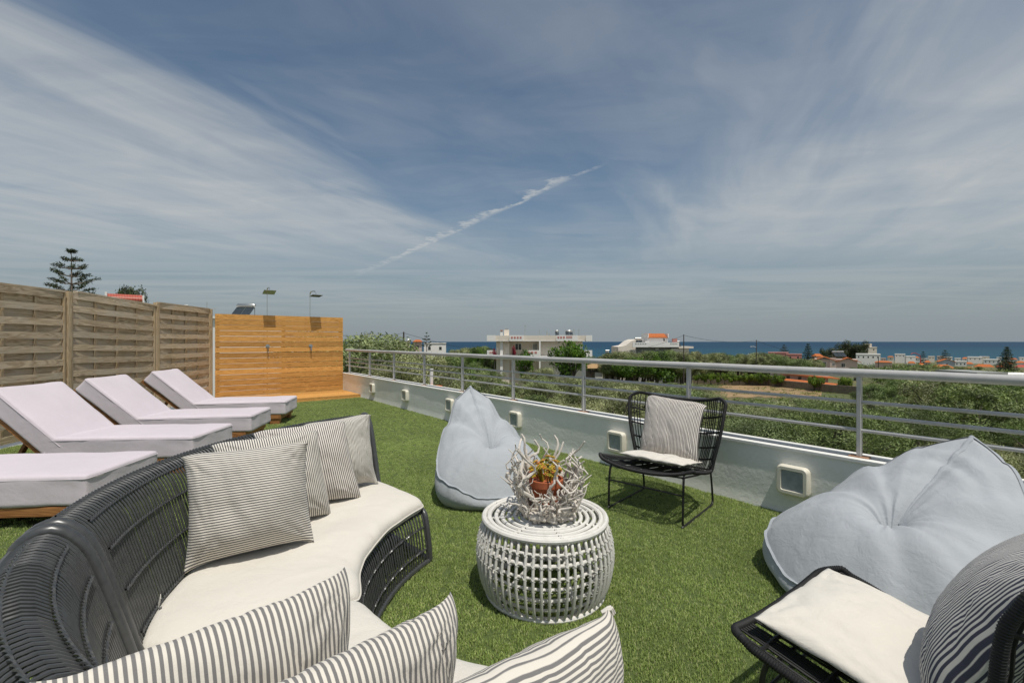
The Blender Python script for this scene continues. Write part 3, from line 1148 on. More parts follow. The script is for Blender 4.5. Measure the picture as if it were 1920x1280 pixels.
# ---------------------------------------------------------------- sun loungers
def make_lounger():
    """origin: ground under the middle of the foot end; +x runs to the head"""
    root = thing('sun_lounger', 'x', 'sun lounger', (0, 0, 0), 0, 'sun loungers in front of the woven fence')
    Wd, Ls = 0.74, 1.34
    for s in (-1, 1):
        mb = MB()
        mb.box(0.10, 1.98, s * 0.34 - 0.022, s * 0.34 + 0.022, 0.085, 0.150)
        mb.build('side_rail', M['teak'], root, bevel=0.004)
    mb = MB()
    mb.box(0.07, 0.098, -0.362, 0.362, 0.080, 0.150)
    mb.build('foot_rail', M['teak'], root, bevel=0.004)
    for x in (0.16, 1.80):
        for s in (-1, 1):
            mb = MB()
            mb.box(x - 0.07, x + 0.07, s * 0.30 - 0.05, s * 0.30 + 0.05, 0.0, 0.083)
            mb.build('leg', M['teak'], root, bevel=0.004)
    for k in range(9):
        x = 0.14 + k * 0.145
        mb = MB()
        mb.box(x, x + 0.09, -0.317, 0.317, 0.13, 0.148)
        mb.build('slat', M['teak'], root)
    # adjustable back, hinged at Ls
    ca, sa = math.cos(R(42)), math.sin(R(42))
    bmx = Matrix(((ca, 0, -sa, Ls + 0.02), (0, 1, 0, 0), (sa, 0, ca, 0.150), (0, 0, 0, 1)))
    br = MB()
    br.box(0, 0.80, -0.345, -0.305, -0.022, 0.018, bmx)
    br.box(0, 0.80, 0.305, 0.345, -0.022, 0.018, bmx)
    br.box(0.802, 0.84, -0.345, 0.345, -0.022, 0.018, bmx)
    back = br.build('backrest_frame', M['teak'], root)
    for k in range(6):
        mb = MB()
        mb.box(0.03 + k * 0.13, 0.11 + k * 0.13, -0.303, 0.303, 0.0, 0.016, bmx)
        mb.build('slat', M['teak'], back)
    mb = MB()
    mb.bar(bmx @ Vector((0.5, 0, -0.03)), (1.93, 0, 0.12), 0.05, 0.03)
    mb.build('prop', M['teak'], root)
    c1 = obj('seat_cushion', soft_box(Ls, Wd, 0.215, 0.026, 18, 0.014, 1.0, 0.007), M['lilac'], root, True)
    c1.location = (Ls / 2, 0, 0.152)
    c2 = obj('back_cushion', soft_box(0.86, Wd, 0.195, 0.026, 18, 0.014, 5.0, 0.007), M['lilac'], root, True)
    c2.matrix_local = bmx @ Matrix.Translation((0.40, 0, 0.020))
    # sewn seams round the covers, just under the top edge
    for cu, sx_, h_ in ((c1, Ls, 0.190), (c2, 0.86, 0.170)):
        mb = MB()
        q = 0.026
        hx, hy = sx_ / 2 + 0.0005, Wd / 2 + 0.0005
        lp = []
        for cx_, cy_, a0 in ((hx - q, hy - q, 0), (-hx + q, hy - q, 90), (-hx + q, -hy + q, 180), (hx - q, -hy + q, 270)):
            for i in range(5):
                a = R(a0 + 22.5 * i)
                lp.append((cx_ + q * math.cos(a), cy_ + q * math.sin(a), h_))
        mb.tube(lp, 0.0035, 5, closed=True)
        mb.build('seam', M['lilac'], cu, True)
    # fabric ties at the hinge
    for s in (-1, 1):
        mb = MB()
        p0 = bmx @ Vector((0.06, s * 0.371, 0.06))
        mb.tube([p0, p0 + Vector((-0.01, s * 0.012, -0.05)), p0 + Vector((0.015, s * 0.016, -0.10)), p0 + Vector((0.03, s * 0.012, -0.13))], 0.004, 5)
        mb.build('tie', M['lilac'], root, True)
    return root


LN = make_lounger()
# foot-end middle (x, y) and heading of the head end, in degrees from -x
spots = [((-3.64, 7.52), 12.0, 'farthest pale lilac sun lounger, next to the wooden shower screen'),
         ((-3.38, 6.15), 10.0, 'second farthest pale lilac sun lounger, backrest raised, from the shower screen'),
         ((-3.17, 4.85), 4.0, 'pale lilac sun lounger whose raised backrest meets the left picture edge'),
         ((-3.00, 3.54), 5.0, 'nearest pale lilac sun lounger, only its foot end in view')]
for i, (p, a, lab) in enumerate(spots):
    o = LN if i == 0 else copy_tree(LN)
    o.location = (p[0], p[1], 0)
    o.rotation_euler = (0, 0, R(180 + a))
    o['label'] = lab

# ---------------------------------------------------------------- curved wicker sofa
SC = Vector((0.10, 2.10, 0))              # centre of the sofa's ring


def polar(r, th, z):
    return Vector((SC.x + r * math.cos(th), SC.y + r * math.sin(th), z))


BACK = cat_rom([(1.36, 0.27), (1.425, 0.33), (1.465, 0.46), (1.505, 0.60), (1.545, 0.715), (1.60, 0.775), (1.655, 0.765), (1.69, 0.70), (1.695, 0.5), (1.685, 0.25), (1.66, 0.02)], 30)
SKIRT = cat_rom([(0.10, 0.285), (0.035, 0.288), (0.0, 0.262), (-0.022, 0.19), (-0.04, 0.10), (-0.05, 0.02)], 12)


def sofa_section(th0, th1, free, label):
    """free: -1 when th0 is an open end, +1 when th1 is"""
    org = polar(1.1, (th0 + th1) / 2, 0)
    root = thing('curved_sofa_section', label, 'wicker sofa', org, 0, 'sections of the curved wicker sofa')

    def flare(th):
        q = (th - th0) / (th1 - th0)
        if free < 0:
            q = 1 - q
        q = max(0.0, (q - 0.35) / 0.65)
        return 0.10 * q * q

    def rin(th):
        return 0.775 + flare(th)

    # outer rail that the canes are tied to
    mb = MB(org)
    mb.tube([polar(BACK[19][0] + 0.004, lerp(th0 + 0.01, th1 - 0.01, i / 48), BACK[19][1] - 0.004) for i in range(49)], 0.011, 8)
    mb.build('outer_rail', M['wicker'], root, True)
    for q in (0.25, 0.5, 0.75):
        th = lerp(th0, th1, q)
        mb = MB(org)
        mb.tube([polar(r_, th, z_) for r_, z_ in BACK[18:]], 0.012, 8)
        mb.build('rear_leg', M['wicker'], root, True)
    # frame tubes: two end hoops, floor rails, seat rails
    for th in (th0 + 0.012, th1 - 0.012):
        mb = MB(org)
        mb.tube([polar(r_, th, z_) for r_, z_ in BACK], 0.019, 10)
        mb.build('end_tube', M['wicker'], root, True)
        mb = MB(org)
        mb.tube([polar(rin(th) + a, th, z_) for a, z_ in SKIRT], 0.017, 10)
        mb.build('front_tube', M['wicker'], root, True)
        mb = MB(org)
        mb.tube([polar(rin(th) + 0.07, th, 0.272), polar(1.38, th, 0.272)], 0.016, 8)
        mb.build('seat_rail', M['wicker'], root, True)
        mb = MB(org)
        mb.tube([polar(rin(th) - 0.05, th, 0.018), polar(rin(th) + 0.30, th, 0.03), polar(1.66, th, 0.018)], 0.015, 8)
        mb.build('floor_rail', M['wicker'], root, True)
    for q in (0.16, 0.5, 0.84):
        th = lerp(th0, th1, q)
        mb = MB(org)
        mb.tube([polar(rin(th) + 0.16, th, 0.27), polar(rin(th) + 0.10, th, 0.02)], 0.014, 8)
        mb.build('leg', M['wicker'], root, True)
    N = 64
    for nm, fr, r_ in (('floor_hoop', lambda th: (rin(th) - 0.05, 0.016), 0.014), ('seat_hoop', lambda th: (rin(th) + 0.05, 0.275), 0.013),
                       ('rear_hoop', lambda th: (1.66, 0.018), 0.015), ('rim_hoop', lambda th: (1.605, 0.752), 0.014)):
        mb = MB(org)
        pts = []
        for i in range(N + 1):
            th = lerp(th0 + 0.01, th1 - 0.01, i / N)
            a = fr(th)
            pts.append(polar(a[0], th, a[1]))
        mb.tube(pts, r_, 8)
        mb.build(nm, M['wicker'], root, True)
    # seat platform below the cushion
    mb = MB(org)
    vs_, fs_ = [], []
    for i in range(N + 1):
        th = lerp(th0 + 0.01, th1 - 0.01, i / N)
        for (r_, z_) in ((rin(th) + 0.06, 0.262), (1.40, 0.262), (1.40, 0.285), (rin(th) + 0.06, 0.285)):
            vs_.append(polar(r_, th, z_))
    for i in range(N):
        for j in range(4):
            j2 = (j + 1) % 4
            fs_.append((i * 4 + j, (i + 1) * 4 + j, (i + 1) * 4 + j2, i * 4 + j2))
    mb.add(vs_, fs_)
    mb.build('seat_base', M['seat_deck'], root)
    # canes of the back and of the skirt
    nst = int((th1 - th0) * 1.52 / 0.0196)
    mb = MB(org)
    for k in range(nst):
        th = lerp(th0 + 0.03, th1 - 0.03, (k + 0.5) / nst)
        j1, j2 = random.uniform(-0.0008, 0.0008), random.uniform(-0.0008, 0.0008)
        pts = [polar(r_, th + lerp(j1, j2, i / len(BACK)), z_) for i, (r_, z_) in enumerate(BACK[:20])]
        mb.tube(pts, 0.0042 + random.uniform(-0.0003, 0.0003), 6, caps=False)
    o = mb.build('back_canes', M['wicker'], root, True)
    o['kind'] = 'stuff'
    nst = int((th1 - th0) * 0.80 / 0.0235)
    mb = MB(org)
    for k in range(nst):
        th = lerp(th0 + 0.03, th1 - 0.03, (k + 0.5) / nst)
        j1 = random.uniform(-0.003, 0.003)
        pts = [polar(rin(th) + a, th + j1, z_) for a, z_ in SKIRT]
        mb.tube(pts, 0.0048, 6, caps=False)
    o = mb.build('skirt_canes', M['wicker'], root, True)
    o['kind'] = 'stuff'
    # twisted bindings that run along the sofa
    rows_ = [(BACK[4], 0.0085), (BACK[7], 0.0085), (BACK[10], 0.0085), (BACK[13], 0.0085), (BACK[16], 0.008)]
    for (r_, z_), off in rows_:
        mb = MB(org)
        n_ = 420
        for ph in (0, PI):
            pts = []
            for i in range(n_ + 1):
                th = lerp(th0 + 0.06, th1 - 0.06, i / n_)
                w = i * 0.75 + ph
                sgn = -1 if z_ > 0 and r_ < 1.60 else 1
                pts.append(polar(r_ + sgn * off + 0.0026 * math.cos(w), th, z_ + 0.0036 * math.sin(w)))
            mb.tube(pts, 0.0027, 5, caps=False)
        o = mb.build('binding', M['wicker'], root, True)
    for a, z_ in (SKIRT[3], SKIRT[6], SKIRT[9]):
        mb = MB(org)
        n_ = 220
        for ph in (0, PI):
            pts = []
            for i in range(n_ + 1):
                th = lerp(th0 + 0.04, th1 - 0.04, i / n_)
                w = i * 0.8 + ph
                pts.append(polar(rin(th) + a - 0.006 + 0.0038 * math.cos(w), th, z_ + 0.0045 * math.sin(w)))
            mb.tube(pts, 0.0033, 4, caps=False)
        mb.build('binding', M['wicker'], root, True)
    return root, rin


def sofa_cushion(th0, th1, rin, label, seed):
    org = polar(1.1, (th0 + th1) / 2, 0.29)
    nu, nv = 70, 40
    vs_, idx = [], {}

    def pt(u, v, side):
        # rounded corners in plan
        k = 0.16
        uu = u * math.sqrt(max(0, 1 - k * v ** 8))
        vv_ = v * math.sqrt(max(0, 1 - 0.10 * abs(u) ** 14))
        uu = u * (1 - 0.035 * abs(v) ** 9)
        th = lerp(th0, th1, (uu + 1) / 2)
        r0 = rin(th) - 0.012
        r1 = 1.445
        r_ = lerp(r0, r1, (vv_ + 1) / 2)
        e = (1 - abs(u) ** 22) ** 0.5 * (1 - abs(v) ** 16) ** 0.5 if abs(u) < 1 and abs(v) < 1 else 0.0
        zc = 0.333
        hh = 0.042 * e
        if side > 0:
            hh += 0.010 * (1 - u ** 4) * (1 - v ** 4) + 0.006 * nz(th * 5 + seed, r_ * 6, 2) * e + 0.003 * nz(th * 17 + seed, r_ * 18, 3) * e
        z_ = zc + hh * side
        if side < 0:
            z_ = max(z_, 0.291)
        # front edge rolls down over the rail
        z_ -= 0.012 * max(0, -v) ** 6
        r_ += 0.006 * nz(th * 7 + seed, 3, z_ * 4) * max(0, -v) ** 4
        return polar(r_, th, z_)

    for side in (1, -1):
        for i in range(nu + 1):
            for j in range(nv + 1):
                if side < 0 and (i in (0, nu) or j in (0, nv)):
                    idx[(side, i, j)] = idx[(1, i, j)]
                    continue
                u = math.sin((i / nu - 0.5) * PI) * 0.7 + (2 * i / nu - 1) * 0.3
                v = math.sin((j / nv - 0.5) * PI) * 0.7 + (2 * j / nv - 1) * 0.3
                idx[(side, i, j)] = len(vs_)
                vs_.append(pt(u, v, side) - org)
    fs_ = []
    for side in (1, -1):
        for i in range(nu):
            for j in range(nv):
                q = (idx[(side, i, j)], idx[(side, i, j + 1)], idx[(side, i + 1, j + 1)], idx[(side, i + 1, j)])
                fs_.append(q if side > 0 else q[::-1])
    me_ = bpy.data.meshes.new('sofa_seat_cushion')
    me_.from_pydata([tuple(p) for p in vs_], [], fs_)
    o = obj('sofa_seat_cushion', me_, M['cream'], None, True)
    o.location = org
    tag(o, label, 'seat cushion', 'cream seat cushions of the sofa')
    # piping round the edge
    mb = MB(org)
    loop = [pt(-1 + 2 * i / 80, -1, 1) for i in range(81)] + [pt(1, -1 + 2 * i / 40, 1) for i in range(1, 41)] + [pt(1 - 2 * i / 80, 1, 1) for i in range(1, 81)] + [pt(-1, 1 - 2 * i / 40, 1) for i in range(1, 40)]
    mb.tube(loop, 0.0042, 5, closed=True)
    mb.build('piping', M['cream'], o, True)
    return o


TH_A, TH_B, TH_C = R(134.5), R(210.6), R(287.0)
s1, rin1 = sofa_section(TH_A, TH_B - 0.004, -1, 'far curved section of the black wicker sofa, open end towards the turf')
s2, rin2 = sofa_section(TH_B + 0.004, TH_C, 1, 'near curved section of the black wicker sofa, cut off at the lower left')
sofa_cushion(TH_A + 0.008, TH_B - 0.010, rin1, 'long cream seat cushion on the far sofa section', 1.0)
sofa_cushion(TH_B + 0.010, TH_C - 0.008, rin2, 'cream seat cushion on the near sofa section, under the three foreground cushions', 6.0)

GP = 'ticking cushions on the far sofa section'
pillow('striped_cushion', 'large cushion with thin horizontal black stripes, front of the far row on the sofa',
       [(-1.375, 1.90, 0.835), (-0.955, 2.12, 0.845), (-0.915, 2.10, 0.398), (-1.305, 1.815, 0.398)], 0.25, M['stripe'], 'h', seed=2.0, group=GP, cat='cushion')
pillow('striped_cushion', 'vertically striped cushion directly behind the big horizontally striped one',
       [(-1.43, 2.155, 0.825), (-1.03, 2.42, 0.845), (-0.945, 2.40, 0.398), (-1.34, 2.13, 0.398)], 0.20, M['stripe'], 'v', seed=5.0, group=GP)
pillow('striped_cushion', 'third vertically striped cushion back along the far sofa, brownish in tone',
       [(-1.43, 2.50, 0.815), (-1.00, 2.72, 0.845), (-0.875, 2.66, 0.398), (-1.32, 2.44, 0.398)], 0.19, M['stripe_chair'], 'v', seed=9.0, group=GP)
pillow('striped_cushion', 'rearmost striped cushion, standing at the open end of the far sofa',
       [(-1.25, 2.68, 0.82), (-0.935, 2.98, 0.840), (-0.885, 2.96, 0.398), (-1.20, 2.66, 0.398)], 0.18, M['stripe_far'], 'v', seed=12.0, group=GP)
GN_ = 'ticking cushions on the near sofa section'
pillow('striped_cushion', 'biggest foreground cushion with broad grey stripes, left of the other two',
       [(-0.655, 0.615, 0.83), (-0.326, 0.943, 0.832), (-0.345, 0.985, 0.392), (-0.69, 0.66, 0.392)], 0.20, M['stripe_near'], 'v', seed=21.0, group=GN_, sag=0.0)
pillow('striped_cushion', 'middle foreground cushion with broad grey stripes, overlapping the biggest one',
       [(-0.445, 0.59, 0.79), (-0.095, 0.90, 0.80), (-0.14, 0.94, 0.392), (-0.49, 0.65, 0.392)], 0.19, M['stripe_near'], 'v', seed=25.0, group=GN_)
pillow('striped_cushion', 'right foreground cushion with diagonal grey stripes and a knotted corner',
       [(-0.150, 0.645, 0.775), (0.216, 0.878, 0.785), (0.195, 0.90, 0.392), (-0.17, 0.69, 0.392)], 0.21, M['stripe_knot'], 'h', seed=31.0, group=GN_, wr=0.22)

n3 = [o for o in COL.objects if o.get('label', '').startswith('right foreground cushion')][0]
knot_at = max((v.co for v in n3.data.vertices), key=lambda c: c.x * 0.8 + c.z) + n3.location
mb = MB(n3.location)
for k in range(5):
    a = k * 1.26
    mb.tube([knot_at + Vector((-0.012, -0.004, -0.006)), knot_at + Vector((0.006 + 0.004 * math.cos(a), 0.004 * math.sin(a), 0.001)), knot_at + Vector((0.009 + 0.006 * math.cos(a), 0.006 * math.sin(a), -0.010))], [0.004, 0.003, 0.002], 6)
mb.build('corner_knot', M['cream'], n3, True)
mb = MB(s1.location)
tg = polar(1.425, TH_B - 0.16, 0.385)
mb.bar(tg, tg + Vector((0.012, -0.006, 0.035)), 0.022, 0.0015, (0.8, 0.6, 0.2))
mb.build('care_tag', M['cream'], s1)

# ---------------------------------------------------------------- round rattan table
TB = Vector((0.172, 2.40, 0))
tbl = thing('rattan_table', 'round barrel shaped table of white rattan rods on the turf', 'coffee table', TB)


def barrel(z):
    return cat_rom([(0.302, 0.0), (0.330, 0.07), (0.352, 0.18), (0.346, 0.28), (0.318, 0.375)], 40)[max(0, min(39, int(z / 0.375 * 39)))][0]


NR = 56
rod_prof = cat_rom([(0.300, 0.012), (0.330, 0.07), (0.352, 0.18), (0.346, 0.28), (0.316, 0.372)], 14)
mb = MB()
mb.tube([(r_, 0, z_) for r_, z_ in rod_prof], 0.0074, 7)
rod_me = mb.mesh('rod')
rod_me.materials.append(M['rattan'])
rod_me.polygons.foreach_set('use_smooth', np.ones(len(rod_me.polygons), dtype=bool))
for k in range(NR):
    o = bpy.data.objects.new('rod', rod_me)
    COL.objects.link(o)
    o.parent = tbl
    o.rotation_euler = (0, 0, 2 * PI * k / NR + random.uniform(-0.008, 0.008))


def ring(name, r_, z_, rad, parent, seed=0):
    mb = MB()
    mb.tube([(r_ * math.cos(a) * (1 + 0.004 * math.sin(3 * a + seed)), r_ * math.sin(a), z_ + 0.0015 * math.sin(2 * a + seed)) for a in [2 * PI * i / 64 for i in range(64)]], rad, 8, closed=True)
    return mb.build(name, M['rattan'], parent, True)


levels = [0.322, 0.278, 0.222, 0.172, 0.112, 0.060]
for i, z_ in enumerate(levels):
    ring('hoop', barrel(z_) - 0.016, z_, 0.0095 if i in (1, 4) else 0.0072, tbl, i)
ring('base_ring', 0.305, 0.012, 0.012, tbl, 1)
ring('base_ring', 0.288, 0.014, 0.010, tbl, 2)
for i, (r_, rad) in enumerate(((0.318, 0.0135), (0.292, 0.0125), (0.256, 0.011), (0.223, 0.011), (0.190, 0.0105), (0.157, 0.010), (0.124, 0.010), (0.092, 0.010))):
    ring('top_ring', r_, 0.384 - (0.0 if i < 2 else 0.002), rad, tbl, i * 1.3)
for k in range(4):
    a = PI * k / 4 + 0.2
    mb = MB()
    mb.tube([(0.31 * math.cos(a), 0.31 * math.sin(a), 0.362), (-0.31 * math.cos(a), -0.31 * math.sin(a), 0.362)], 0.009, 8)
    mb.build('spoke', M['rattan'], tbl, True)
for k in range(4):
    a = PI / 2 * k + 0.5
    mb = MB()
    mb.tube([(0.27 * math.cos(a), 0.27 * math.sin(a), 0.012), (0.10 * math.cos(a + 0.6), 0.10 * math.sin(a + 0.6), 0.2), (0.24 * math.cos(a + 1.2), 0.24 * math.sin(a + 1.2), 0.36)], 0.010, 8)
    mb.build('brace', M['rattan'], tbl, True)
mb = MB()
for z_ in levels[:-1]:
    for k in range(NR):
        a = 2 * PI * k / NR
        r_ = barrel(z_)
        c_ = Vector((r_ * math.cos(a), r_ * math.sin(a), z_))
        tn = Vector((-math.sin(a), math.cos(a), 0))
        ot = Vector((math.cos(a), math.sin(a), 0))
        for s in (-1, 1):
            mb.tube([c_ - tn * 0.011 + Vector((0, 0, -s * 0.008)) - ot * 0.002, c_ + ot * 0.0092, c_ + tn * 0.011 + Vector((0, 0, s * 0.008)) - ot * 0.002], 0.0017, 4, caps=False)
o = mb.build('lashings', M['rattan'], tbl)
o['kind'] = 'stuff'
mb = MB()
for r_ in (0.305, 0.274, 0.240, 0.206, 0.173, 0.140, 0.108):
    for k in range(4):
        for s in (0, PI):
            a = PI * k / 4 + 0.2 + s
            c_ = Vector((r_ * math.cos(a), r_ * math.sin(a), 0.379))
            ot = Vector((math.cos(a), math.sin(a), 0))
            tn = Vector((-math.sin(a), math.cos(a), 0))
            for q in (-0.006, 0.0, 0.006):
                mb.tube([c_ - ot * 0.017 + tn * q, c_ + Vector((0, 0, 0.0165)) + tn * q, c_ + ot * 0.017 + tn * q], 0.0026, 4, caps=False)
o = mb.build('top_lashings', M['rattan'], tbl)
o['kind'] = 'stuff'

# ---------------------------------------------------------------- driftwood planter, pot and succulent
DW = Vector((TB.x + 0.008, TB.y - 0.01, 0.396))
dw = thing('driftwood_planter', 'basket of bleached driftwood branches on the rattan table', 'planter', DW)


def twig(p0, p1, r0, wig, n=9, seed=0.0):
    p0, p1 = Vector(p0), Vector(p1)
    pts, rr = [], []
    for i in range(n):
        q = i / (n - 1)
        p = p0.lerp(p1, q)
        p += Vector((nz(q * 3.6 + seed, 1, 0), nz(q * 3.6 + seed, 5, 0), 0.4 * nz(q * 3.6 + seed, 9, 0))) * wig * min(1.0, q * 1.8 + 0.05)
        pts.append(p)
        rr.append(r0 * (1 - 0.64 * q) * (1 + 0.22 * nz(q * 6 + seed, 3, 3)))
    return pts, rr


for k in range(56):
    a = 2 * PI * k / 56 + random.uniform(-0.08, 0.08)
    # left front and right front a little open so the pot shows
    hgt = random.uniform(0.18, 0.40)
    if -2.2 < math.atan2(math.sin(a), math.cos(a)) < -0.95:
        hgt = random.uniform(0.14, 0.34)
        if k % 3:
            hgt = random.uniform(0.10, 0.19)
    r0 = random.uniform(0.105, 0.135)
    r1 = random.uniform(0.155, 0.205)
    a2 = a + random.uniform(-0.45, 0.45)
    mb = MB()
    pts, rr = twig((r0 * math.cos(a), r0 * math.sin(a), 0.004), (r1 * math.cos(a2), r1 * math.sin(a2), hgt), random.uniform(0.0085, 0.0165), 0.10, 15, k * 3.3)
    pts[0].z = rr[0] * 0.4
    mb.tube(pts, rr, 7)
    for q in range(random.choice([1, 2, 2, 3])):
        i = random.randint(3, 8)
        b0 = pts[i]
        dr = Vector((b0.x, b0.y, 0)).normalized()
        tip = b0 + dr * random.uniform(-0.03, 0.055) + Vector((random.uniform(-0.06, 0.06), random.uniform(-0.06, 0.06), random.uniform(0.04, 0.11)))
        tp_, tr_ = twig(b0, tip, rr[i] * 0.75, 0.03, 6, k * 7.1 + q)
        mb.tube(tp_, tr_, 6)
    mb.build('branch', M['drift'], dw, True)
for k in range(24):
    a = 2 * PI * k / 24 + random.uniform(-0.2, 0.2)
    mb = MB()
    r0 = random.uniform(0.11, 0.145)
    p = Vector((r0 * math.cos(a), r0 * math.sin(a), random.uniform(0.02, 0.055)))
    tn = Vector((-math.sin(a), math.cos(a), random.uniform(-0.35, 0.45)))
    pts, rr = twig(p - tn * 0.06, p + tn * 0.07, 0.020, 0.03, 7, 90 + k)
    for q_ in pts:
        q_.z = max(q_.z, 0.016)
    mb.tube(pts, rr, 7)
    mb.build('root_piece', M['drift'], dw, True)
pot = thing('potted_succulent', 'terracotta pot of yellow and red succulents inside the driftwood', 'potted plant', DW + Vector((0, 0, 0.002)))
mb = MB()
mb.lathe([(0.058, 0.0), (0.078, 0.15), (0.088, 0.152), (0.090, 0.185), (0.080, 0.186), (0.078, 0.172)], 28)
mb.build('pot', M['terracotta'], pot, True)
mb = MB()
mb.lathe([(0.0779, 0.160), (0.04, 0.170), (0.001, 0.172)], 20)
mb.build('soil', M['soil'], pot)
vs_, fs_ = [], []
for k in range(46):
    a = random.uniform(0, 2 * PI)
    rr = 0.085 * math.sqrt(random.random())
    c = Vector((rr * math.cos(a), rr * math.sin(a), 0.20 + 0.075 * (1 - (rr / 0.09) ** 2) + random.uniform(-0.02, 0.025)))
    ax = Vector((c.x * 5, c.y * 5, 0.6)).normalized()
    u_ = ax.orthogonal().normalized()
    w_ = ax.cross(u_)
    for j in range(11):
        b_ = j * 2.4
        el = 0.3 + 0.09 * j
        d = (u_ * math.cos(b_) + w_ * math.sin(b_)) * math.cos(el) + ax * math.sin(el)
        L = 0.024 - 0.0011 * j
        s = d.cross(ax).normalized() * 0.0065
        up = s.cross(d).normalized() * 0.003
        i = len(vs_)
        vs_ += [c, c + d * L * 0.6 + s, c + d * L, c + d * L * 0.6 - s, c + d * L * 0.6 + up, c + d * L * 0.6 - up]
        fs_ += [(i, i + 1, i + 4), (i + 1, i + 2, i + 4), (i + 2, i + 3, i + 4), (i + 3, i, i + 4), (i, i + 5, i + 1), (i + 1, i + 5, i + 2), (i + 2, i + 5, i + 3), (i + 3, i + 5, i)]
o = obj('leaves', mesh_np('leaves', [tuple(v) for v in vs_], fs_), M['succulent'], pot)
o['kind'] = 'stuff'
mb = MB()
for k in range(24):
    a = random.uniform(0, 2 * PI)
    rr = 0.06 * math.sqrt(random.random())
    mb.tube([(rr * 0.5 * math.cos(a), rr * 0.5 * math.sin(a), 0.166), (rr * math.cos(a), rr * math.sin(a), 0.235)], 0.003, 5)
o = mb.build('stems', M['succulent'], pot)
o['kind'] = 'stuff'

# ---------------------------------------------------------------- wing chairs
def chair_surface():
    # centre and edge lines: (half width, forward y, z) from the front edge of the seat to the top of the back
    cen = [(0, 0.385, 0.360), (0, 0.28, 0.345), (0, 0.10, 0.315), (0, -0.12, 0.288), (0, -0.27, 0.285), (0, -0.345, 0.335), (0, -0.385, 0.47), (0, -0.415, 0.64), (0, -0.440, 0.805)]
    edg = [(0.365, 0.360, 0.415), (0.362, 0.24, 0.390), (0.345, 0.08, 0.350), (0.325, -0.10, 0.312), (0.318, -0.195, 0.310), (0.335, -0.205, 0.40), (0.368, -0.210, 0.54), (0.395, -0.225, 0.71), (0.402, -0.262, 0.875)]
    C_ = cat_rom(cen, 61)
    E_ = cat_rom(edg, 61)

    def S(u, v):
        k = max(0, min(60, v * 60))
        i = min(59, int(k))
        f = k - i
        c = C_[i] * (1 - f) + C_[i + 1] * f
        e = E_[i] * (1 - f) + E_[i + 1] * f
        w = abs(u) ** 2.3
        # ears round over at the top corners
        yy = c[1] * (1 - w) + e[1] * w
        zz = c[2] * (1 - w) + e[2] * w
        x = u * e[0]
        cr = max(0, abs(u) - 0.80) / 0.20
        if v > 0.9:
            zz -= 0.060 * cr ** 2 * (v - 0.9) / 0.1
        if v < 0.08:
            yy -= 0.05 * cr ** 2 * (0.08 - v) / 0.08
        return Vector((x, yy, zz))
    return S


CS = chair_surface()


def make_chair():
    root = thing('wicker_chair', 'x', 'wicker chair', (0, 0, 0), 0, 'black wicker wing chairs')
    # wrapped rim
    loop = [CS(-1 + 2 * i / 40, 0) for i in range(40)] + [CS(1, i / 70) for i in range(70)] + [CS(1 - 2 * i / 40, 1) for i in range(40)] + [CS(-1, 1 - i / 70) for i in range(70)]
    # resample evenly
    tot = [0.0]
    for i in range(len(loop)):
        tot.append(tot[-1] + (loop[(i + 1) % len(loop)] - loop[i]).length)
    L = tot[-1]
    n = int(L / 0.0035)
    pts = []
    j = 0
    for i in range(n):
        s = L * i / n
        while tot[j + 1] < s:
            j += 1
        f = (s - tot[j]) / max(1e-9, tot[j + 1] - tot[j])
        pts.append(loop[j % len(loop)].lerp(loop[(j + 1) % len(loop)], f))
    for q in range(6):
        pts = [(pts[i - 1] + pts[i] * 2 + pts[(i + 1) % n]) / 4 for i in range(n)]
    rr = [0.0125 + (0.0013 if i % 2 else -0.0007) for i in range(n)]
    mb = MB()
    mb.tube(pts, rr, 9, closed=True)
    mb.build('rim', M['cord'], root, True)
    mb = MB()
    for k in range(43):
        u = -0.965 + 1.93 * k / 42
        if k % 7 == 3:
            continue
        p_ = [CS(u + random.uniform(-0.004, 0.004), i / 46) for i in range(47)]
        mb.tube(p_, 0.0042, 5, caps=False)
    o = mb.build('canes', M['cord'], root, True)
    o['kind'] = 'stuff'
    for v in (0.10, 0.22, 0.36, 0.50, 0.62, 0.71, 0.80, 0.89):
        mb = MB()
        p_ = [CS(-0.99 + 1.98 * i / 48, v) for i in range(49)]
        mb.tube(p_, [0.0075 + (0.0012 if i % 2 else -0.0012) for i in range(49)], 6)
        mb.build('rib', M['cord'], root, True)
    # sled legs
    for s in (-1, 1):
        mb = MB()
        p_ = [(s * 0.275, 0.24, 0.352), (s * 0.285, 0.275, 0.335), (s * 0.29, 0.295, 0.25), (s * 0.29, 0.305, 0.06), (s * 0.29, 0.295, 0.022), (s * 0.29, 0.265, 0.010),
              (s * 0.29, -0.25, 0.010), (s * 0.29, -0.285, 0.020), (s * 0.29, -0.300, 0.055), (s * 0.29, -0.275, 0.20), (s * 0.285, -0.255, 0.32)]
        mb.tube(cat_rom(p_, 60), 0.0082, 8)
        mb.build('sled_leg', M['black_metal'], root, True)
        mb = MB()
        mb.tube([(s * 0.275, 0.27, 0.340), (s * 0.28, 0.0, 0.305), (s * 0.285, -0.25, 0.285)], 0.0075, 8)
        mb.build('seat_support', M['black_metal'], root, True)
    mb = MB()
    mb.tube([(-0.288, 0.298, 0.225), (0.288, 0.298, 0.225)], 0.0062, 8)
    mb.build('stretcher', M['black_metal'], root, True)
    for yy, zz in ((0.26, 0.330), (-0.24, 0.268)):
        mb = MB()
        mb.tube([(-0.28, yy, zz + 0.01), (0, yy, zz - 0.006), (0.28, yy, zz + 0.01)], 0.0065, 8)
        mb.build('crossbar', M['black_metal'], root, True)
    return root


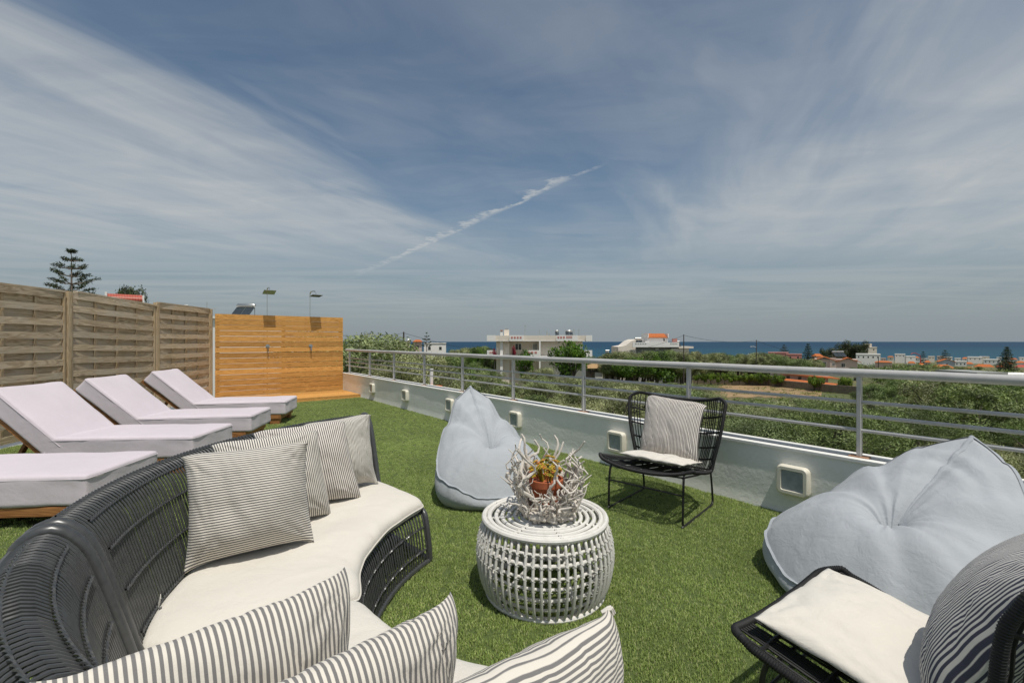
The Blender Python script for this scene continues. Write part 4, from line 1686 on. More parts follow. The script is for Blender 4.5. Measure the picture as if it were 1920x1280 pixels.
CH = [(Vector((1.174, 3.58, 0)), math.atan2(-0.743, -0.67)), (Vector((1.165, 1.310, 0)), 2.18)]
ch0 = make_chair()
for i, (c, yaw) in enumerate(CH):
    o = ch0 if i == 0 else copy_tree(ch0)
    o.location = c
    o.rotation_euler = (0, 0, yaw - PI / 2)
    o['label'] = ['black wicker wing chair by the railing, facing the rattan table', 'black wicker wing chair cut off at the lower right corner of the picture'][i]


def chw(i, x, y, z):
    c, yaw = CH[i]
    f = Vector((math.cos(yaw), math.sin(yaw), 0))
    s = Vector((f.y, -f.x, 0))
    return c + f * y + s * x + Vector((0, 0, z))


for i in (0, 1):
    lab = ['thin cream seat pad on the wicker chair by the railing', 'cream seat pad on the wicker chair in the lower right corner'][i]
    if i == 0:
        cs = [chw(i, -0.255, -0.20, 0.355), chw(i, 0.255, -0.20, 0.355), chw(i, 0.255, 0.215, 0.425), chw(i, -0.255, 0.215, 0.415)]
    else:
        cs = [chw(i, -0.27, -0.22, 0.360), chw(i, 0.27, -0.22, 0.360), chw(i, 0.275, 0.325, 0.440), chw(i, -0.275, 0.325, 0.440)]
    p = pillow('seat_pad', lab, cs, 0.07 + 0.03 * i, M['cream'], 'v', 36, 40.0 + i, 'seat pads of the wicker chairs', 'seat pad', wr=0.6, edge=0.035, ears=0.0)
pillow('striped_cushion', 'upright cushion with fine brown stripes leaning in the wicker chair by the railing',
       [chw(0, 0.262, -0.285, 0.855), chw(0, -0.245, -0.285, 0.815), chw(0, -0.245, -0.105, 0.375), chw(0, 0.245, -0.105, 0.390)], 0.15, M['stripe_chair'], 'v', seed=51.0, wr=0.4)
pillow('striped_cushion', 'navy striped cushion leaning in the wicker chair at the lower right corner',
       [chw(1, 0.25, -0.30, 0.84), chw(1, -0.25, -0.30, 0.84), chw(1, -0.25, -0.07, 0.395), chw(1, 0.25, -0.07, 0.395)], 0.21, M['stripe_corner'], 'v', seed=57.0, wr=0.22)

# ---------------------------------------------------------------- bean bags
def bean_bag(label, C, fdir, scale, seed, peak_z, peak_r):
    f = Vector((fdir[0], fdir[1], 0)).normalized()
    s = Vector((f.y, -f.x, 0))
    org = Vector((C[0], C[1], 0))
    root = thing('bean_bag', label, 'bean bag', org, 0, 'grey blue bean bags')
    # plan outline of the seam: angle from the front, radius, seam height
    ctl = [(0, 0.43, 0.10), (35, 0.47, 0.11), (68, 0.555, 0.20), (80, 0.575, 0.23), (105, 0.545, 0.31), (140, 0.52, 0.56), (163, 0.57, peak_z * 0.89), (180, peak_r, peak_z)]
    full = [(-a, r_, z_) for a, r_, z_ in reversed(ctl[1:-1])] + ctl
    full = [(-180, ctl[-1][1], ctl[-1][2])] + full

    def seam(a):
        for i in range(len(full) - 1):
            if full[i][0] <= a <= full[i + 1][0]:
                q = (a - full[i][0]) / (full[i + 1][0] - full[i][0])
                q = q * q * (3 - 2 * q) if not (abs(a) > 160) else q
                return lerp(full[i][1], full[i + 1][1], q) * scale, lerp(full[i][2], full[i + 1][2], q) * (1 if abs(a) > 1 else 1)
        return full[-1][1] * scale, full[-1][2]

    NA, NT_, NB = 144, 30, 14
    zc = 0.35
    vs_, fs_ = [], []
    rings_ = []
    for i in range(NA):
        a = -180 + 360 * i / NA
        ar = R(a)
        d = f * math.cos(ar) + s * math.sin(ar)
        rs_, zs_ = seam(a)
        back = max(0, (abs(a) - 95) / 85)
        prof = []
        for j in range(1, NT_ + 1):
            q = j / NT_
            r_ = rs_ * q
            lin = lerp(zc, zs_, q)
            # puffed upholstery between dimple and seam
            puff = (0.155 - 0.11 * back) * (math.sin(PI * q ** 0.85)) ** 0.8
            if back > 0.9:
                puff *= 1 - 0.75 * (back - 0.9) / 0.1        # centre seam is drawn in
            h = lin + puff
            # tucks that radiate from the dimple
            tuck = 0.0065 * math.sin(ar * 11 + 4 * nz(math.cos(ar) * 2 + seed, math.sin(ar) * 2, 0)) * math.exp(-((q - 0.16) / 0.14) ** 2)
            h += tuck
            h -= 0.05 * math.exp(-(q / 0.10) ** 2)
            px_, py_ = d.x * r_, d.y * r_
            h += 0.018 * nz(px_ * 3 + seed, py_ * 3, 1) * math.sin(PI * q) + 0.006 * nz(px_ * 9 + seed, py_ * 9 + 4 * q, 2) * min(1, 3 * (1 - q)) + 0.002 * nz(px_ * 22 + seed, py_ * 22, 7) * min(1, 3 * (1 - q))
            # folds drawn towards the seam at the back
            h += 0.010 * back * math.sin(q * 26 + ar * 3 + seed + 4 * nz(px_ * 5, py_ * 5, seed)) * math.exp(-((q - 0.72) / 0.22) ** 2) * (1 if abs(abs(a) - 150) < 32 else 0.25)
            prof.append(Vector((px_, py_, h)))
        rb = rs_ * (0.90 if back < 0.5 else lerp(0.90, 0.62, (back - 0.5) * 2))
        for j in range(1, NB + 1):
            q = j / NB
            # below the seam: belly, then flat on the floor
            if q < 0.72:
                t_ = q / 0.72
                r_ = lerp(rs_, rb, t_) + 0.045 * math.sin(PI * t_) * (1 - 0.3 * back)
                z_ = zs_ * (1 - t_) ** 1.15
                z_ += 0.006 * nz(r_ * math.cos(ar) * 9 + seed, r_ * math.sin(ar) * 9, z_ * 9) * (1 - t_)
            else:
                t_ = (q - 0.72) / 0.28
                r_ = rb * (1 - t_ * 0.92)
                z_ = 0.004
            prof.append(Vector((d.x * r_, d.y * r_, max(0.004, z_))))
        rings_.append(prof)
    c0 = 0
    vs_.append(Vector((0, 0, zc - 0.05)))
    n_ = NT_ + NB
    for pr_ in rings_:
        vs_ += pr_
    for i in range(NA):
        i2 = (i + 1) % NA
        fs_.append((0, 1 + i * n_, 1 + i2 * n_))
        for j in range(n_ - 1):
            fs_.append((1 + i * n_ + j, 1 + i * n_ + j + 1, 1 + i2 * n_ + j + 1, 1 + i2 * n_ + j))
    fs_.append(tuple(1 + i * n_ + n_ - 1 for i in reversed(range(NA))))
    me_ = bpy.data.meshes.new('body')
    me_.from_pydata([tuple(v) for v in vs_], [], fs_)
    bm_ = bmesh.new()
    bm_.from_mesh(me_)
    bmesh.ops.recalc_face_normals(bm_, faces=bm_.faces)
    bm_.to_mesh(me_)
    bm_.free()
    obj('body', me_, M['bag'], root, True)
    # ruffled seam flange
    mb = MB()
    vs2, fs2 = [], []
    for i in range(NA):
        p = rings_[i][NT_ - 1]
        o_ = Vector((p.x, p.y, 0)).normalized()
        w = 0.012 + 0.004 * nz(i * 0.5, seed, 0)
        rz_ = 0.003 * math.sin(i * 1.1 + seed) + 0.006 * nz(i * 0.35, seed, 4)
        vs2 += [p - o_ * 0.004 + Vector((0, 0, 0.004)), p + o_ * w + Vector((0, 0, rz_ + 0.002)), p + o_ * w + Vector((0, 0, rz_ - 0.002)), p - o_ * 0.004 - Vector((0, 0, 0.004))]
    for i in range(NA):
        i2 = (i + 1) % NA
        for j in range(3):
            fs2.append((i * 4 + j, i * 4 + j + 1, i2 * 4 + j + 1, i2 * 4 + j))
    mb.add(vs2, fs2)
    mb.build('seam_flange', M['bag_seam'], root, True)
    # stitched centre seam from the peak to the dimple
    mb = MB()
    pts = [rings_[0][j] + Vector((0, 0, 0.002)) for j in range(2, NT_)]
    sd = s
    v3, f3 = [], []
    for k, p in enumerate(pts):
        wv = 0.004 * math.sin(k * 2.1)
        v3 += [p + sd * (0.012 + wv) + Vector((0, 0, 0.0)), p + sd * 0.003 + Vector((0, 0, 0.007)), p - sd * 0.003 + Vector((0, 0, 0.007)), p - sd * (0.012 - wv)]
    for k in range(len(pts) - 1):
        for j in range(3):
            f3.append((k * 4 + j, k * 4 + j + 1, k * 4 + 5 + j, k * 4 + 4 + j))
    mb.add(v3, f3)
    mb.build('centre_seam', M['bag_seam'], root, True)
    return root


bean_bag('upright pale grey blue bean bag on the turf behind the rattan table', (-0.175, 3.84), (0.44, -0.90), 0.82, 3.0, 0.875, 0.60)
bean_bag('large pale grey blue bean bag leaning against the parapet on the right', (1.86, 2.24), (-0.95, -0.316), 1.0, 8.0, 0.79, 0.64)

# ================================================================== THE LAND, THE SEA AND THE TOWN
SEA_Z = -41.0


def zt(x, y):
    left = max(0.0, -(x + 1.5))
    rise = 5.2 * (1 - math.exp(-left * 0.075))
    far = min(1.0, max(0.0, (y - 60) / 300.0))
    return max(-42.5, -5.9 - 0.0345 * max(0, y) + rise * (1 - 0.75 * far) + 0.35 * nz(x * 0.02, y * 0.02, 0))


xs = np.concatenate([np.linspace(-900, -80, 24), np.linspace(-70, 160, 70), np.linspace(175, 1900, 44)])
ys = np.concatenate([np.linspace(-80, 0, 8), np.linspace(4, 200, 60), np.linspace(210, 1080, 50)])
V_ = [(x, y, zt(x, y)) for y in ys for x in xs]
nx_ = len(xs)
F_ = [(j * nx_ + i, j * nx_ + i + 1, (j + 1) * nx_ + i + 1, (j + 1) * nx_ + i) for j in range(len(ys) - 1) for i in range(nx_ - 1)]
m, t, b = new_mat('land')
geo = t.add('ShaderNodeNewGeometry')
n1 = t.noise(geo.outputs['Position'], 0.045, 7.0, 0.65, 0.4)
n2 = t.noise(geo.outputs['Position'], 0.9, 6.0, 0.7)
c1 = t.ramp(n1, [(0.38, (0.070, 0.095, 0.030)), (0.54, (0.135, 0.130, 0.052)), (0.70, (0.285, 0.175, 0.085))])
c2 = t.mix(t.math('MULTIPLY', t.sstep(n2, 0.4, 0.7), 0.55), c1, (0.10, 0.115, 0.04, 1))
t.put(b.inputs['Base Color'], c2)
b.inputs['Roughness'].default_value = 0.95
bump(t, b, n2, 0.6, 0.3)
M['land'] = m
lo = obj('ground', mesh_np('ground', V_, F_), M['land'], None, True)
tag(lo, kind='structure')

m, t, b = new_mat('sea')
geo = t.add('ShaderNodeNewGeometry')
sp = t.sep(geo.outputs['Position'])
band = t.noise(t.comb(t.math('MULTIPLY', sp[0], 0.00035), t.math('MULTIPLY', sp[1], 0.0012), 0), 1.0, 5.0, 0.6, 0.4)
shal = t.math('SUBTRACT', 1.0, t.sstep(sp[1], 900.0, 4200.0))
c = t.ramp(band, [(0.3, (0.006, 0.036, 0.078)), (0.7, (0.010, 0.052, 0.098))])
c = t.mix(t.math('MULTIPLY', shal, 0.75), c, (0.018, 0.080, 0.112, 1))
t.put(b.inputs['Base Color'], c)
b.inputs['Roughness'].default_value = 0.55
b.inputs['Specular IOR Level'].default_value = 0.12
wv = t.noise(t.comb(t.math('MULTIPLY', sp[0], 0.02), t.math('MULTIPLY', sp[1], 0.06), 0), 1.0, 6.0, 0.65)
bump(t, b, wv, 0.5, 4.0)
M['sea'] = m
mb = MB()
mb.add([(-60000, 300, SEA_Z), (60000, 300, SEA_Z), (60000, 70000, SEA_Z), (-60000, 70000, SEA_Z)], [(0, 1, 2, 3)])
tag(mb.build('sea', M['sea']), kind='structure')

# ---------------------------------------------------------------- materials of the town
M['beige'] = plain('beige_render', (0.76, 0.685, 0.585), 0.9, 0.05, 0.4, dirt=((0.5, 0.45, 0.38), 0.3))
M['white'] = plain('white_render', (0.83, 0.81, 0.77), 0.9, 0.05, 0.4, dirt=((0.55, 0.52, 0.48), 0.3))
M['shaded_render'] = plain('shaded_render', (0.42, 0.42, 0.41), 0.9, 0.08, 0.4)  # stands for shade on the white house's lower wall, put into the colour
M['conc'] = plain('concrete', (0.30, 0.31, 0.29), 0.9, 0.15, 0.5)
M['pink'] = plain('pink_render', (0.52, 0.235, 0.20), 0.9, 0.08, 0.3)
M['blush'] = plain('blush_render', (0.62, 0.49, 0.42), 0.9, 0.06, 0.3)
M['bluish'] = plain('bluish_render', (0.42, 0.46, 0.50), 0.9, 0.06, 0.3)
M['glass'] = plain('dark_glass', (0.035, 0.045, 0.05), 0.12, 0.3, 0.8, spec=0.6)
M['shutter'] = plain('shutter', (0.36, 0.37, 0.37), 0.7, 0.05, 2.0)
M['stone'] = plain('field_stone', (0.20, 0.165, 0.12), 0.95, 0.35, 1.6, 0.8, 5.0)
M['steel'] = plain('tank_steel', (0.52, 0.52, 0.50), 0.3, 0.1, 3.0, metal=0.8)
M['pole'] = plain('pole_wood', (0.07, 0.055, 0.045), 0.9, 0.2, 2.0)
M['wire'] = plain('wire', (0.03, 0.03, 0.03), 0.7, 0.1, 2.0)
M['red'] = plain('red_paint', (0.45, 0.03, 0.03), 0.5, 0.1, 2.0)
M['orange'] = plain('orange_plastic', (0.60, 0.14, 0.02), 0.5, 0.1, 6.0)
M['pvc'] = plain('white_pvc', (0.72, 0.72, 0.70), 0.4, 0.03, 6.0)


def tile_mat(name, a, b_, sc=0.28):
    m, t, b = new_mat(name)
    tc = t.add('ShaderNodeTexCoord')
    s = t.sep(tc.outputs['Object'])
    w = t.math('ABSOLUTE', t.math('SINE', t.math('MULTIPLY', s[0], PI / sc)))
    n = t.noise(tc.outputs['Object'], 3.0, 5.0, 0.7)
    c = t.ramp(n, [(0.3, a), (0.7, b_)])
    t.put(b.inputs['Base Color'], c)
    b.inputs['Roughness'].default_value = 0.85
    bump(t, b, w, 0.7, 0.10)
    return m


M['tile'] = tile_mat('orange_tile', (0.42, 0.105, 0.025), (0.58, 0.175, 0.045))
M['tile_red'] = tile_mat('red_tile', (0.40, 0.085, 0.055), (0.50, 0.125, 0.085))
M['tile_old'] = tile_mat('old_tile', (0.36, 0.22, 0.10), (0.52, 0.34, 0.16))


def aim(b_, k=0.85):
    """turn a house that stands off to one side so that it fronts the terrace"""
    a = math.atan2(b_.root.location.x, b_.root.location.y) * k
    b_.root.rotation_euler = (0, 0, -a)
    b_.root.scale = (math.cos(a), math.cos(a), 1.0)


class Bld:
    """a building written from rectangles seen in the photograph at distance d"""
    def __init__(self, name, label, d, px0, px1, cat='building', group=None, zb=None):
        self.d = d
        x = ((px0 + px1) / 2 - 960) / F * d
        self.zb = zt(x, d) - 0.3 if zb is None else zb
        self.root = thing(name, label, cat, (x, d, self.zb), 0, group)

    def X(self, px):
        return (px - 960) / F * self.d

    def Z(self, py):
        return H + (640 - py) / F * self.d

    def box(self, name, mat, px0, px1, py0, py1, y0, y1, parent=None):
        """py1 None: down to the ground; y0,y1 metres behind the facade plane"""
        mb = MB(self.root.location)
        z0 = self.zb if py1 is None else self.Z(py1)
        mb.box(self.X(px0), self.X(px1), self.d + y0, self.d + y1, z0, self.Z(py0))
        return mb.build(name, M[mat], parent or self.root)

    def window(self, px0, px1, py0, py1, yf=0.0, frame='white', pane='glass', split=True):
        mb = MB(self.root.location)
        x0, x1, z0, z1 = self.X(px0), self.X(px1), self.Z(py1), self.Z(py0)
        w = 0.10
        a, c = self.d + yf - 0.06, self.d + yf + 0.02
        mb.box(x0, x0 + w, a, c, z0, z1)
        mb.box(x1 - w, x1, a, c, z0, z1)
        mb.box(x0 + w, x1 - w, a, c, z1 - w, z1)
        mb.box(x0 + w, x1 - w, a, c, z0, z0 + w * 0.6)
        if split:
            xm = (x0 + x1) / 2
            mb.box(xm - 0.05, xm + 0.05, a, c, z0 + w * 0.6, z1 - w)
        o = mb.build('window', M[frame], self.root)
        mb = MB(self.root.location)
        mb.box(x0 + w * 0.9, x1 - w * 0.9, a + 0.03, c - 0.015, z0 + w * 0.5, z1 - w * 0.9)
        mb.build('pane', M[pane], o)
        return o

    def gable(self, px0, px1, py0, py1, depth, mat='tile', y0=-0.4, over=0.0, name='roof'):
        """ridge parallel to the facade"""
        mb = MB(self.root.location)
        x0, x1 = self.X(px0) - over, self.X(px1) + over
        ze, zr = self.Z(py1), self.Z(py0)
        ya, yb = self.d + y0, self.d + y0 + depth
        ym = (ya + yb) / 2
        th = 0.18
        mb.add([(x0, ya, ze), (x1, ya, ze), (x1, ym, zr), (x0, ym, zr), (x0, yb, ze), (x1, yb, ze),
                (x0, ya, ze - th), (x1, ya, ze - th), (x1, yb, ze - th), (x0, yb, ze - th)],
               [(0, 1, 2, 3), (3, 2, 5, 4), (6, 7, 1, 0), (9, 4, 5, 8), (6, 9, 8, 7), (0, 3, 4, 9, 6), (1, 7, 8, 5, 2)])
        return mb.build(name, M[mat], self.root)

    def gable_end(self, px0, px1, py0, py1, depth, mat='tile', y0=-0.4, name='roof'):
        """ridge runs away from the viewer"""
        mb = MB(self.root.location)
        x0, x1 = self.X(px0), self.X(px1)
        xm = (x0 + x1) / 2
        ze, zr = self.Z(py1), self.Z(py0)
        ya, yb = self.d + y0, self.d + y0 + depth
        th = 0.2
        for s, (xa, xb) in enumerate(((x0, xm), (xm, x1))):
            za, zb_ = (ze, zr) if s == 0 else (zr, ze)
            ps = [(xa, ya, za), (xb, ya, zb_), (xb, yb, zb_), (xa, yb, za)]
            ps2 = [(p[0], p[1], p[2] - th) for p in ps]
            mb.add(ps + ps2, [(0, 1, 2, 3), (7, 6, 5, 4), (0, 4, 5, 1), (1, 5, 6, 2), (2, 6, 7, 3), (3, 7, 4, 0)])
        return mb.build(name, M[mat], self.root)

    def hip(self, px0, px1, py0, py1, depth, mat='tile', y0=-0.5, frac=0.3, name='roof'):
        mb = MB(self.root.location)
        x0, x1 = self.X(px0), self.X(px1)
        ze, zr = self.Z(py1), self.Z(py0)
        ya, yb = self.d + y0, self.d + y0 + depth
        ym = (ya + yb) / 2
        xa, xb = lerp(x0, x1, frac), lerp(x1, x0, frac)
        mb.add([(x0, ya, ze), (x1, ya, ze), (x1, yb, ze), (x0, yb, ze), (xa, ym, zr), (xb, ym, zr)],
               [(0, 1, 5, 4), (1, 2, 5), (2, 3, 4, 5), (3, 0, 4), (3, 2, 1, 0)])
        return mb.build(name, M[mat], self.root)

    def slits(self, px0, px1, py0, py1, n, yf, parent, mat='pink'):
        """openings of an ornamental balustrade, set into a white panel"""
        mb = MB(self.root.location)
        wd = (px1 - px0) / (n * 1.5)
        for k in range(n):
            a = px0 + k * (px1 - px0) / n
            mb.box(self.X(a), self.X(a + wd), self.d + yf - 0.035, self.d + yf + 0.01, self.Z(py1), self.Z(py0))
        return mb.build('balustrade_openings', M[mat], parent)

    def solar(self, px, py_base, s=1.0, y=3.0, n=2):
        """solar water heater on the roof; base at pixel row py_base"""
        x, z, yy = self.X(px), self.Z(py_base), self.d + y
        o = thing('solar_water_heater', 'solar water heater with round tank on the roof at the left, behind the shower screen', 'solar heater', (x, yy, z))
        for k in range(n):
            mb = MB(o.location)
            xo = x + (k - (n - 1) / 2) * 1.15 * s
            a = Vector((xo, yy - 1.0 * s, z + 0.08 * s))
            c = Vector((xo + 0.0, yy + 0.35 * s, z + 1.25 * s))
            mb.bar(a, c, 1.05 * s, 0.08 * s)
            mb.build('panel', M['glass'], o)
        mb = MB(o.location)
        L = 1.15 * s * n / 2
        zz = z + 1.45 * s
        mb.tube([(x - L, yy + 0.45 * s, zz), (x - L + 0.08, yy + 0.45 * s, zz), (x + L - 0.08, yy + 0.45 * s, zz), (x + L, yy + 0.45 * s, zz)], [0.16 * s, 0.27 * s, 0.27 * s, 0.16 * s], 14)
        mb.build('tank', M['steel'], o, True)
        mb = MB(o.location)
        for q in (-0.9, 0.9):
            mb.bar((x + L * q, yy + 0.5 * s, z), (x + L * q, yy + 0.5 * s, zz), 0.06 * s, 0.06 * s)
            mb.bar((x + L * q, yy - 0.9 * s, z + 0.05), (x + L * q, yy + 0.5 * s, z + 0.02), 0.05 * s, 0.05 * s)
        mb.build('stand', M['steel'], o)
        return o


# ---- large white apartment building (pixel grid of the facade read off at 6x: origin 880,590)
def zx(a):
    return 880 + a / 6.0


def zy(a):
    return 590 + a / 6.0


B = Bld('apartment_building', 'long flat roofed cream apartment building with balconies, behind the olive trees at centre', 85.0, 930, 1094)
wl = B.box('wall', 'beige', zx(300), zx(450), zy(292), None, 1.2, 10.0)
B.box('wall', 'beige', zx(450), zx(790), zy(292), None, 3.0, 10.0)
B.box('wall', 'beige', zx(790), zx(1285), zy(292), None, 1.2, 10.0)
B.box('roof_slab', 'beige', zx(300), zx(1285), zy(232), zy(291), 0.9, 10.2)
for a, c in ((200, 296), (452, 608), (978, 1218), (1306, 1376)):
    pnl = B.box('balustrade_panel', 'white', zx(a), zx(c), zy(230), zy(296), -0.6, -0.3)
    if a == 452:
        B.slits(zx(468), zx(598), zy(245), zy(268), 4, -0.6, pnl)
    if a == 978:
        B.slits(zx(988), zx(1080), zy(243), zy(266), 3, -0.6, pnl)
        B.slits(zx(1086), zx(1156), zy(238), zy(266), 6, -0.6, pnl)
B.box('balcony_slab', 'white', zx(200), zx(1376), zy(288), zy(297), -0.29, 0.89)
B.box('balcony_side', 'beige', zx(200), zx(300), zy(231), zy(287), 0.9, 9.0)
B.box('balcony_side', 'beige', zx(1286), zx(1375), zy(231), zy(287), 0.9, 9.0)
B.box('fascia', 'beige', zx(610), zx(976), zy(234), zy(287), -0.25, 0.0)
B.box('fascia', 'beige', zx(1219), zx(1305), zy(234), zy(287), -0.25, 0.0)
B.box('fascia', 'beige', zx(297), zx(451), zy(234), zy(287), -0.25, 0.0)
B.window(zx(515), zx(592), zy(322), zy(400), 3.0)
B.window(zx(718), zx(782), zy(322), zy(402), 3.0, pane='shutter', split=False)
B.window(zx(1000), zx(1030), zy(296), zy(322), 1.2)
B.window(zx(1232), zx(1262), zy(330), zy(390), 1.2)
B.box('column', 'white', zx(784), zx(800), zy(297), None, -0.3, 0.4)
B.box('chimney', 'white', zx(346), zx(376), zy(178), None, 0.3, 1.15)
ch = B.box('chimney', 'beige', zx(388), zx(446), zy(165), zy(233), 2.5, 4.0)
B.box('chimney_pot', 'conc', zx(400), zx(434), zy(150), zy(166), 2.8, 3.6, ch)
B.box('chimney_cap', 'tile', zx(344), zx(378), zy(172), zy(179), 0.2, 1.25)
for a, c in ((200, 300), (620, 782), (1286, 1376)):
    pnl = B.box('balustrade_panel', 'white', zx(a), zx(c), zy(398), zy(470), -0.6, -0.35)
    if a != 1286:
        B.slits(zx(a + 30), zx(c - 10), zy(412), zy(436), 3, -0.6, pnl)
B.box('balcony_slab', 'white', zx(200), zx(1376), zy(462), zy(472), -0.34, 1.19)
for px_, a0 in ((634, 110), (806, 165), (893, 180), (921, 205), (1210, 162), (1268, 158)):
    mb = MB(B.root.location)
    r_ = 0.10 if px_ in (893, 921) else 0.05
    mb.tube([(B.X(zx(px_)), B.d + 4, B.Z(zy(232))), (B.X(zx(px_)), B.d + 4, B.Z(zy(a0)))], r_, 6)
    if px_ in (634, 1210, 1268):
        z_ = B.Z(zy(a0 + 6))
        w_ = 0.75 if px_ == 634 else 0.2
        mb.bar((B.X(zx(px_)) - 0.2, B.d + 4, z_), (B.X(zx(px_)) + w_, B.d + 4, z_), 0.05, 0.05)
        mb.bar((B.X(zx(px_)) + 0.2, B.d + 3.6, z_), (B.X(zx(px_)) + 0.2, B.d + 4.4, z_), 0.04, 0.04)
    mb.build('mast', M['conc'], B.root)
s_ = B.solar(zx(1000), zy(232), 0.62, 2.5, 1)
s_['label'] = 'left solar water heater on the roof of the long cream apartment building'
s_ = B.solar(zx(1140), zy(232), 0.62, 2.5, 2)
s_['label'] = 'right solar water heater on the roof of the long cream apartment building'

# ---- white house, its lower wall greyed for shade, with an orange roofed room on top (origin 1120,600)
def gx(a):
    return 1120 + a / 6.0


def gy(a):
    return 600 + a / 6.0


B2 = Bld('terraced_house', 'white house with small orange tiled room on its roof, right of the apartment building', 115.0, 1160, 1300)
mb = MB(B2.root.location)
mb.prism_y([(B2.X(gx(a)), B2.Z(gy(c))) for a, c in ((245, 470), (445, 470), (445, 225), (530, 222), (530, 214), (452, 214), (400, 232), (330, 286), (245, 300))], B2.d + 1.0, B2.d + 9.0)
mb.box(B2.X(gx(245)), B2.X(gx(445)), B2.d + 1.0, B2.d + 9.0, B2.zb, B2.Z(gy(471)))
mb.build('stepped_wall', M['beige'], B2.root)
B2.box('wall', 'shaded_render', gx(446), gx(838), gy(306), None, 2.2, 10.0)
B2.box('wall', 'beige', gx(839), gx(1040), gy(318), None, 0.6, 10.0)
B2.box('roof_slab', 'beige', gx(921), gx(1086), gy(296), gy(317), 0.2, 10.2)
p_ = B2.box('balustrade_panel', 'white', gx(398), gx(920), gy(250), gy(304), 0.0, 0.35)
B2.slits(gx(425), gx(560), gy(258), gy(272), 5, 0.0, p_, 'shaded_render')
B2.slits(gx(820), gx(905), gy(258), gy(272), 5, 0.0, p_, 'shaded_render')
B2.box('roof_slab', 'white', gx(446), gx(920), gy(296), gy(305), 0.36, 9.0)
B2.box('upper_room', 'white', gx(606), gx(838), gy(186), gy(295), 3.0, 8.0)
B2.gable(gx(610), gx(834), gy(146), gy(190), 6.0, 'tile', 2.6)
for a in (602, 832):
    B2.box('gable_parapet', 'white', gx(a), gx(a + 9), gy(150), gy(194), 2.5, 8.4)
B2.window(gx(782), gx(806), gy(204), gy(238), 3.0, split=False)
B2.window(gx(485), gx(536), gy(346), gy(392), 2.2, 'shaded_render', 'shutter', False)
B2.window(gx(570), gx(626), gy(346), gy(392), 2.2, 'shaded_render', 'shutter', False)
B2.window(gx(740), gx(802), gy(346), gy(392), 2.2, 'shaded_render', 'shutter', False)
ac = B2.box('air_conditioner', 'white', gx(680), gx(716), gy(314), gy(338), 1.8, 2.19)
B2.box('water_tank', 'pink', gx(870), gx(916), gy(207), gy(248), 1.0, 2.0)
B2.box('roof_box', 'white', gx(555), gx(600), gy(234), gy(252), 1.2, 2.4)
s_ = B2.solar(gx(480), gy(252), 0.75, 1.5, 2)
s_['label'] = 'solar water heater on the left of the white house with the orange roofed room'
s_ = B2.solar(gx(936), gy(298), 0.85, 1.5, 1)
s_['label'] = 'solar water heater on the right of the white house with the orange roofed room'

# ---- low hut with an old tiled roof among the olives
B3 = Bld('garden_hut', 'low stone hut with a straw coloured tiled roof among the trees', 118.0, 1092, 1146, 'hut')
B3.box('wall', 'stone', 1092, 1124, 697, None, 0.5, 5.0)
B3.box('wall', 'white', 1116, 1130, 698, None, 0.2, 0.45)
for a in (1106, 1131, 1140):
    B3.box('post', 'pole', a, a + 1.6, 688, None, 0.0, 0.25)
B3.hip(1098, 1149, 681, 690, 7.0, 'tile_old', -0.6, 0.38)
B3.box('ridge_pot', 'blush', 1126, 1131, 678, 684, 2.5, 3.2)

# ---- long shed with orange roofs beyond the field
B4 = Bld('tiled_shed', 'long pale shed with two low orange roofs beyond the ochre field', 112.0, 1466, 1590, 'shed')
B4.box('wall', 'blush', 1470, 1558, 700, None, 1.0, 6.0)
mb = MB(B4.root.location)
for (pa, ya, pb, yb_, yo, dp_) in ((1466, 698, 1572, 709, -0.4, 5.5), (1460, 711, 1592, 724, -2.6, 2.4)):
    x0, x1 = B4.X(pa), B4.X(pb)
    z0, z1 = B4.Z(ya), B4.Z(yb_)
    y0 = B4.d + yo
    q = MB(B4.root.location)
    q.add([(x0, y0, z0), (x1, y0, z1), (x1, y0 + dp_, z1 + 0.40), (x0, y0 + dp_, z0 + 0.40), (x0, y0, z0 - 0.25), (x1, y0, z1 - 0.25), (x1, y0 + dp_, z1 + 0.15), (x0, y0 + dp_, z0 + 0.15)],
          [(0, 1, 2, 3), (7, 6, 5, 4), (0, 4, 5, 1), (1, 5, 6, 2), (2, 6, 7, 3), (3, 7, 4, 0)])
    q.build('roof', M['tile'], B4.root)
for a in (1478, 1500, 1532):
    B4.window(a, a + 8, 704 + (a - 1478) * 0.08, 711 + (a - 1478) * 0.08, 1.0, 'blush', 'glass', False)

# dry stone walls round the field
def stone_wall(label, pts, h, th=0.5):
    o_ = Vector(pts[0])
    th_ = thing('stone_wall', label, 'stone wall', (o_.x, o_.y, zt(o_.x, o_.y)), 0, 'dry stone walls of the field')
    for i in range(len(pts) - 1):
        a, c = Vector(pts[i]), Vector(pts[i + 1])
        n = max(2, int((c - a).length / 1.2))
        mb = MB(th_.location)
        for k in range(n):
            p, q = a.lerp(c, k / n), a.lerp(c, (k + 1) / n)
            za, zb_ = zt(p.x, p.y) + h + 0.12 * nz(k, i, 3), zt(q.x, q.y) + h + 0.12 * nz(k + 1, i, 3)
            nn = (c - a).normalized().cross(Vector((0, 0, 1))) * th / 2
            ps = [p + nn, p - nn, q - nn, q + nn]
            mb.add([(v.x, v.y, zt(v.x, v.y) - 0.4) for v in ps] + [(ps[0].x, ps[0].y, za), (ps[1].x, ps[1].y, za), (ps[2].x, ps[2].y, zb_), (ps[3].x, ps[3].y, zb_)],
                   [(3, 2, 1, 0), (4, 5, 6, 7), (0, 1, 5, 4), (1, 2, 6, 5), (2, 3, 7, 6), (3, 0, 4, 7)])
        mb.build('wall_run', M['stone'], th_)


def gp(px, d):
    return Vector(((px - 960) / F * d, d, 0))


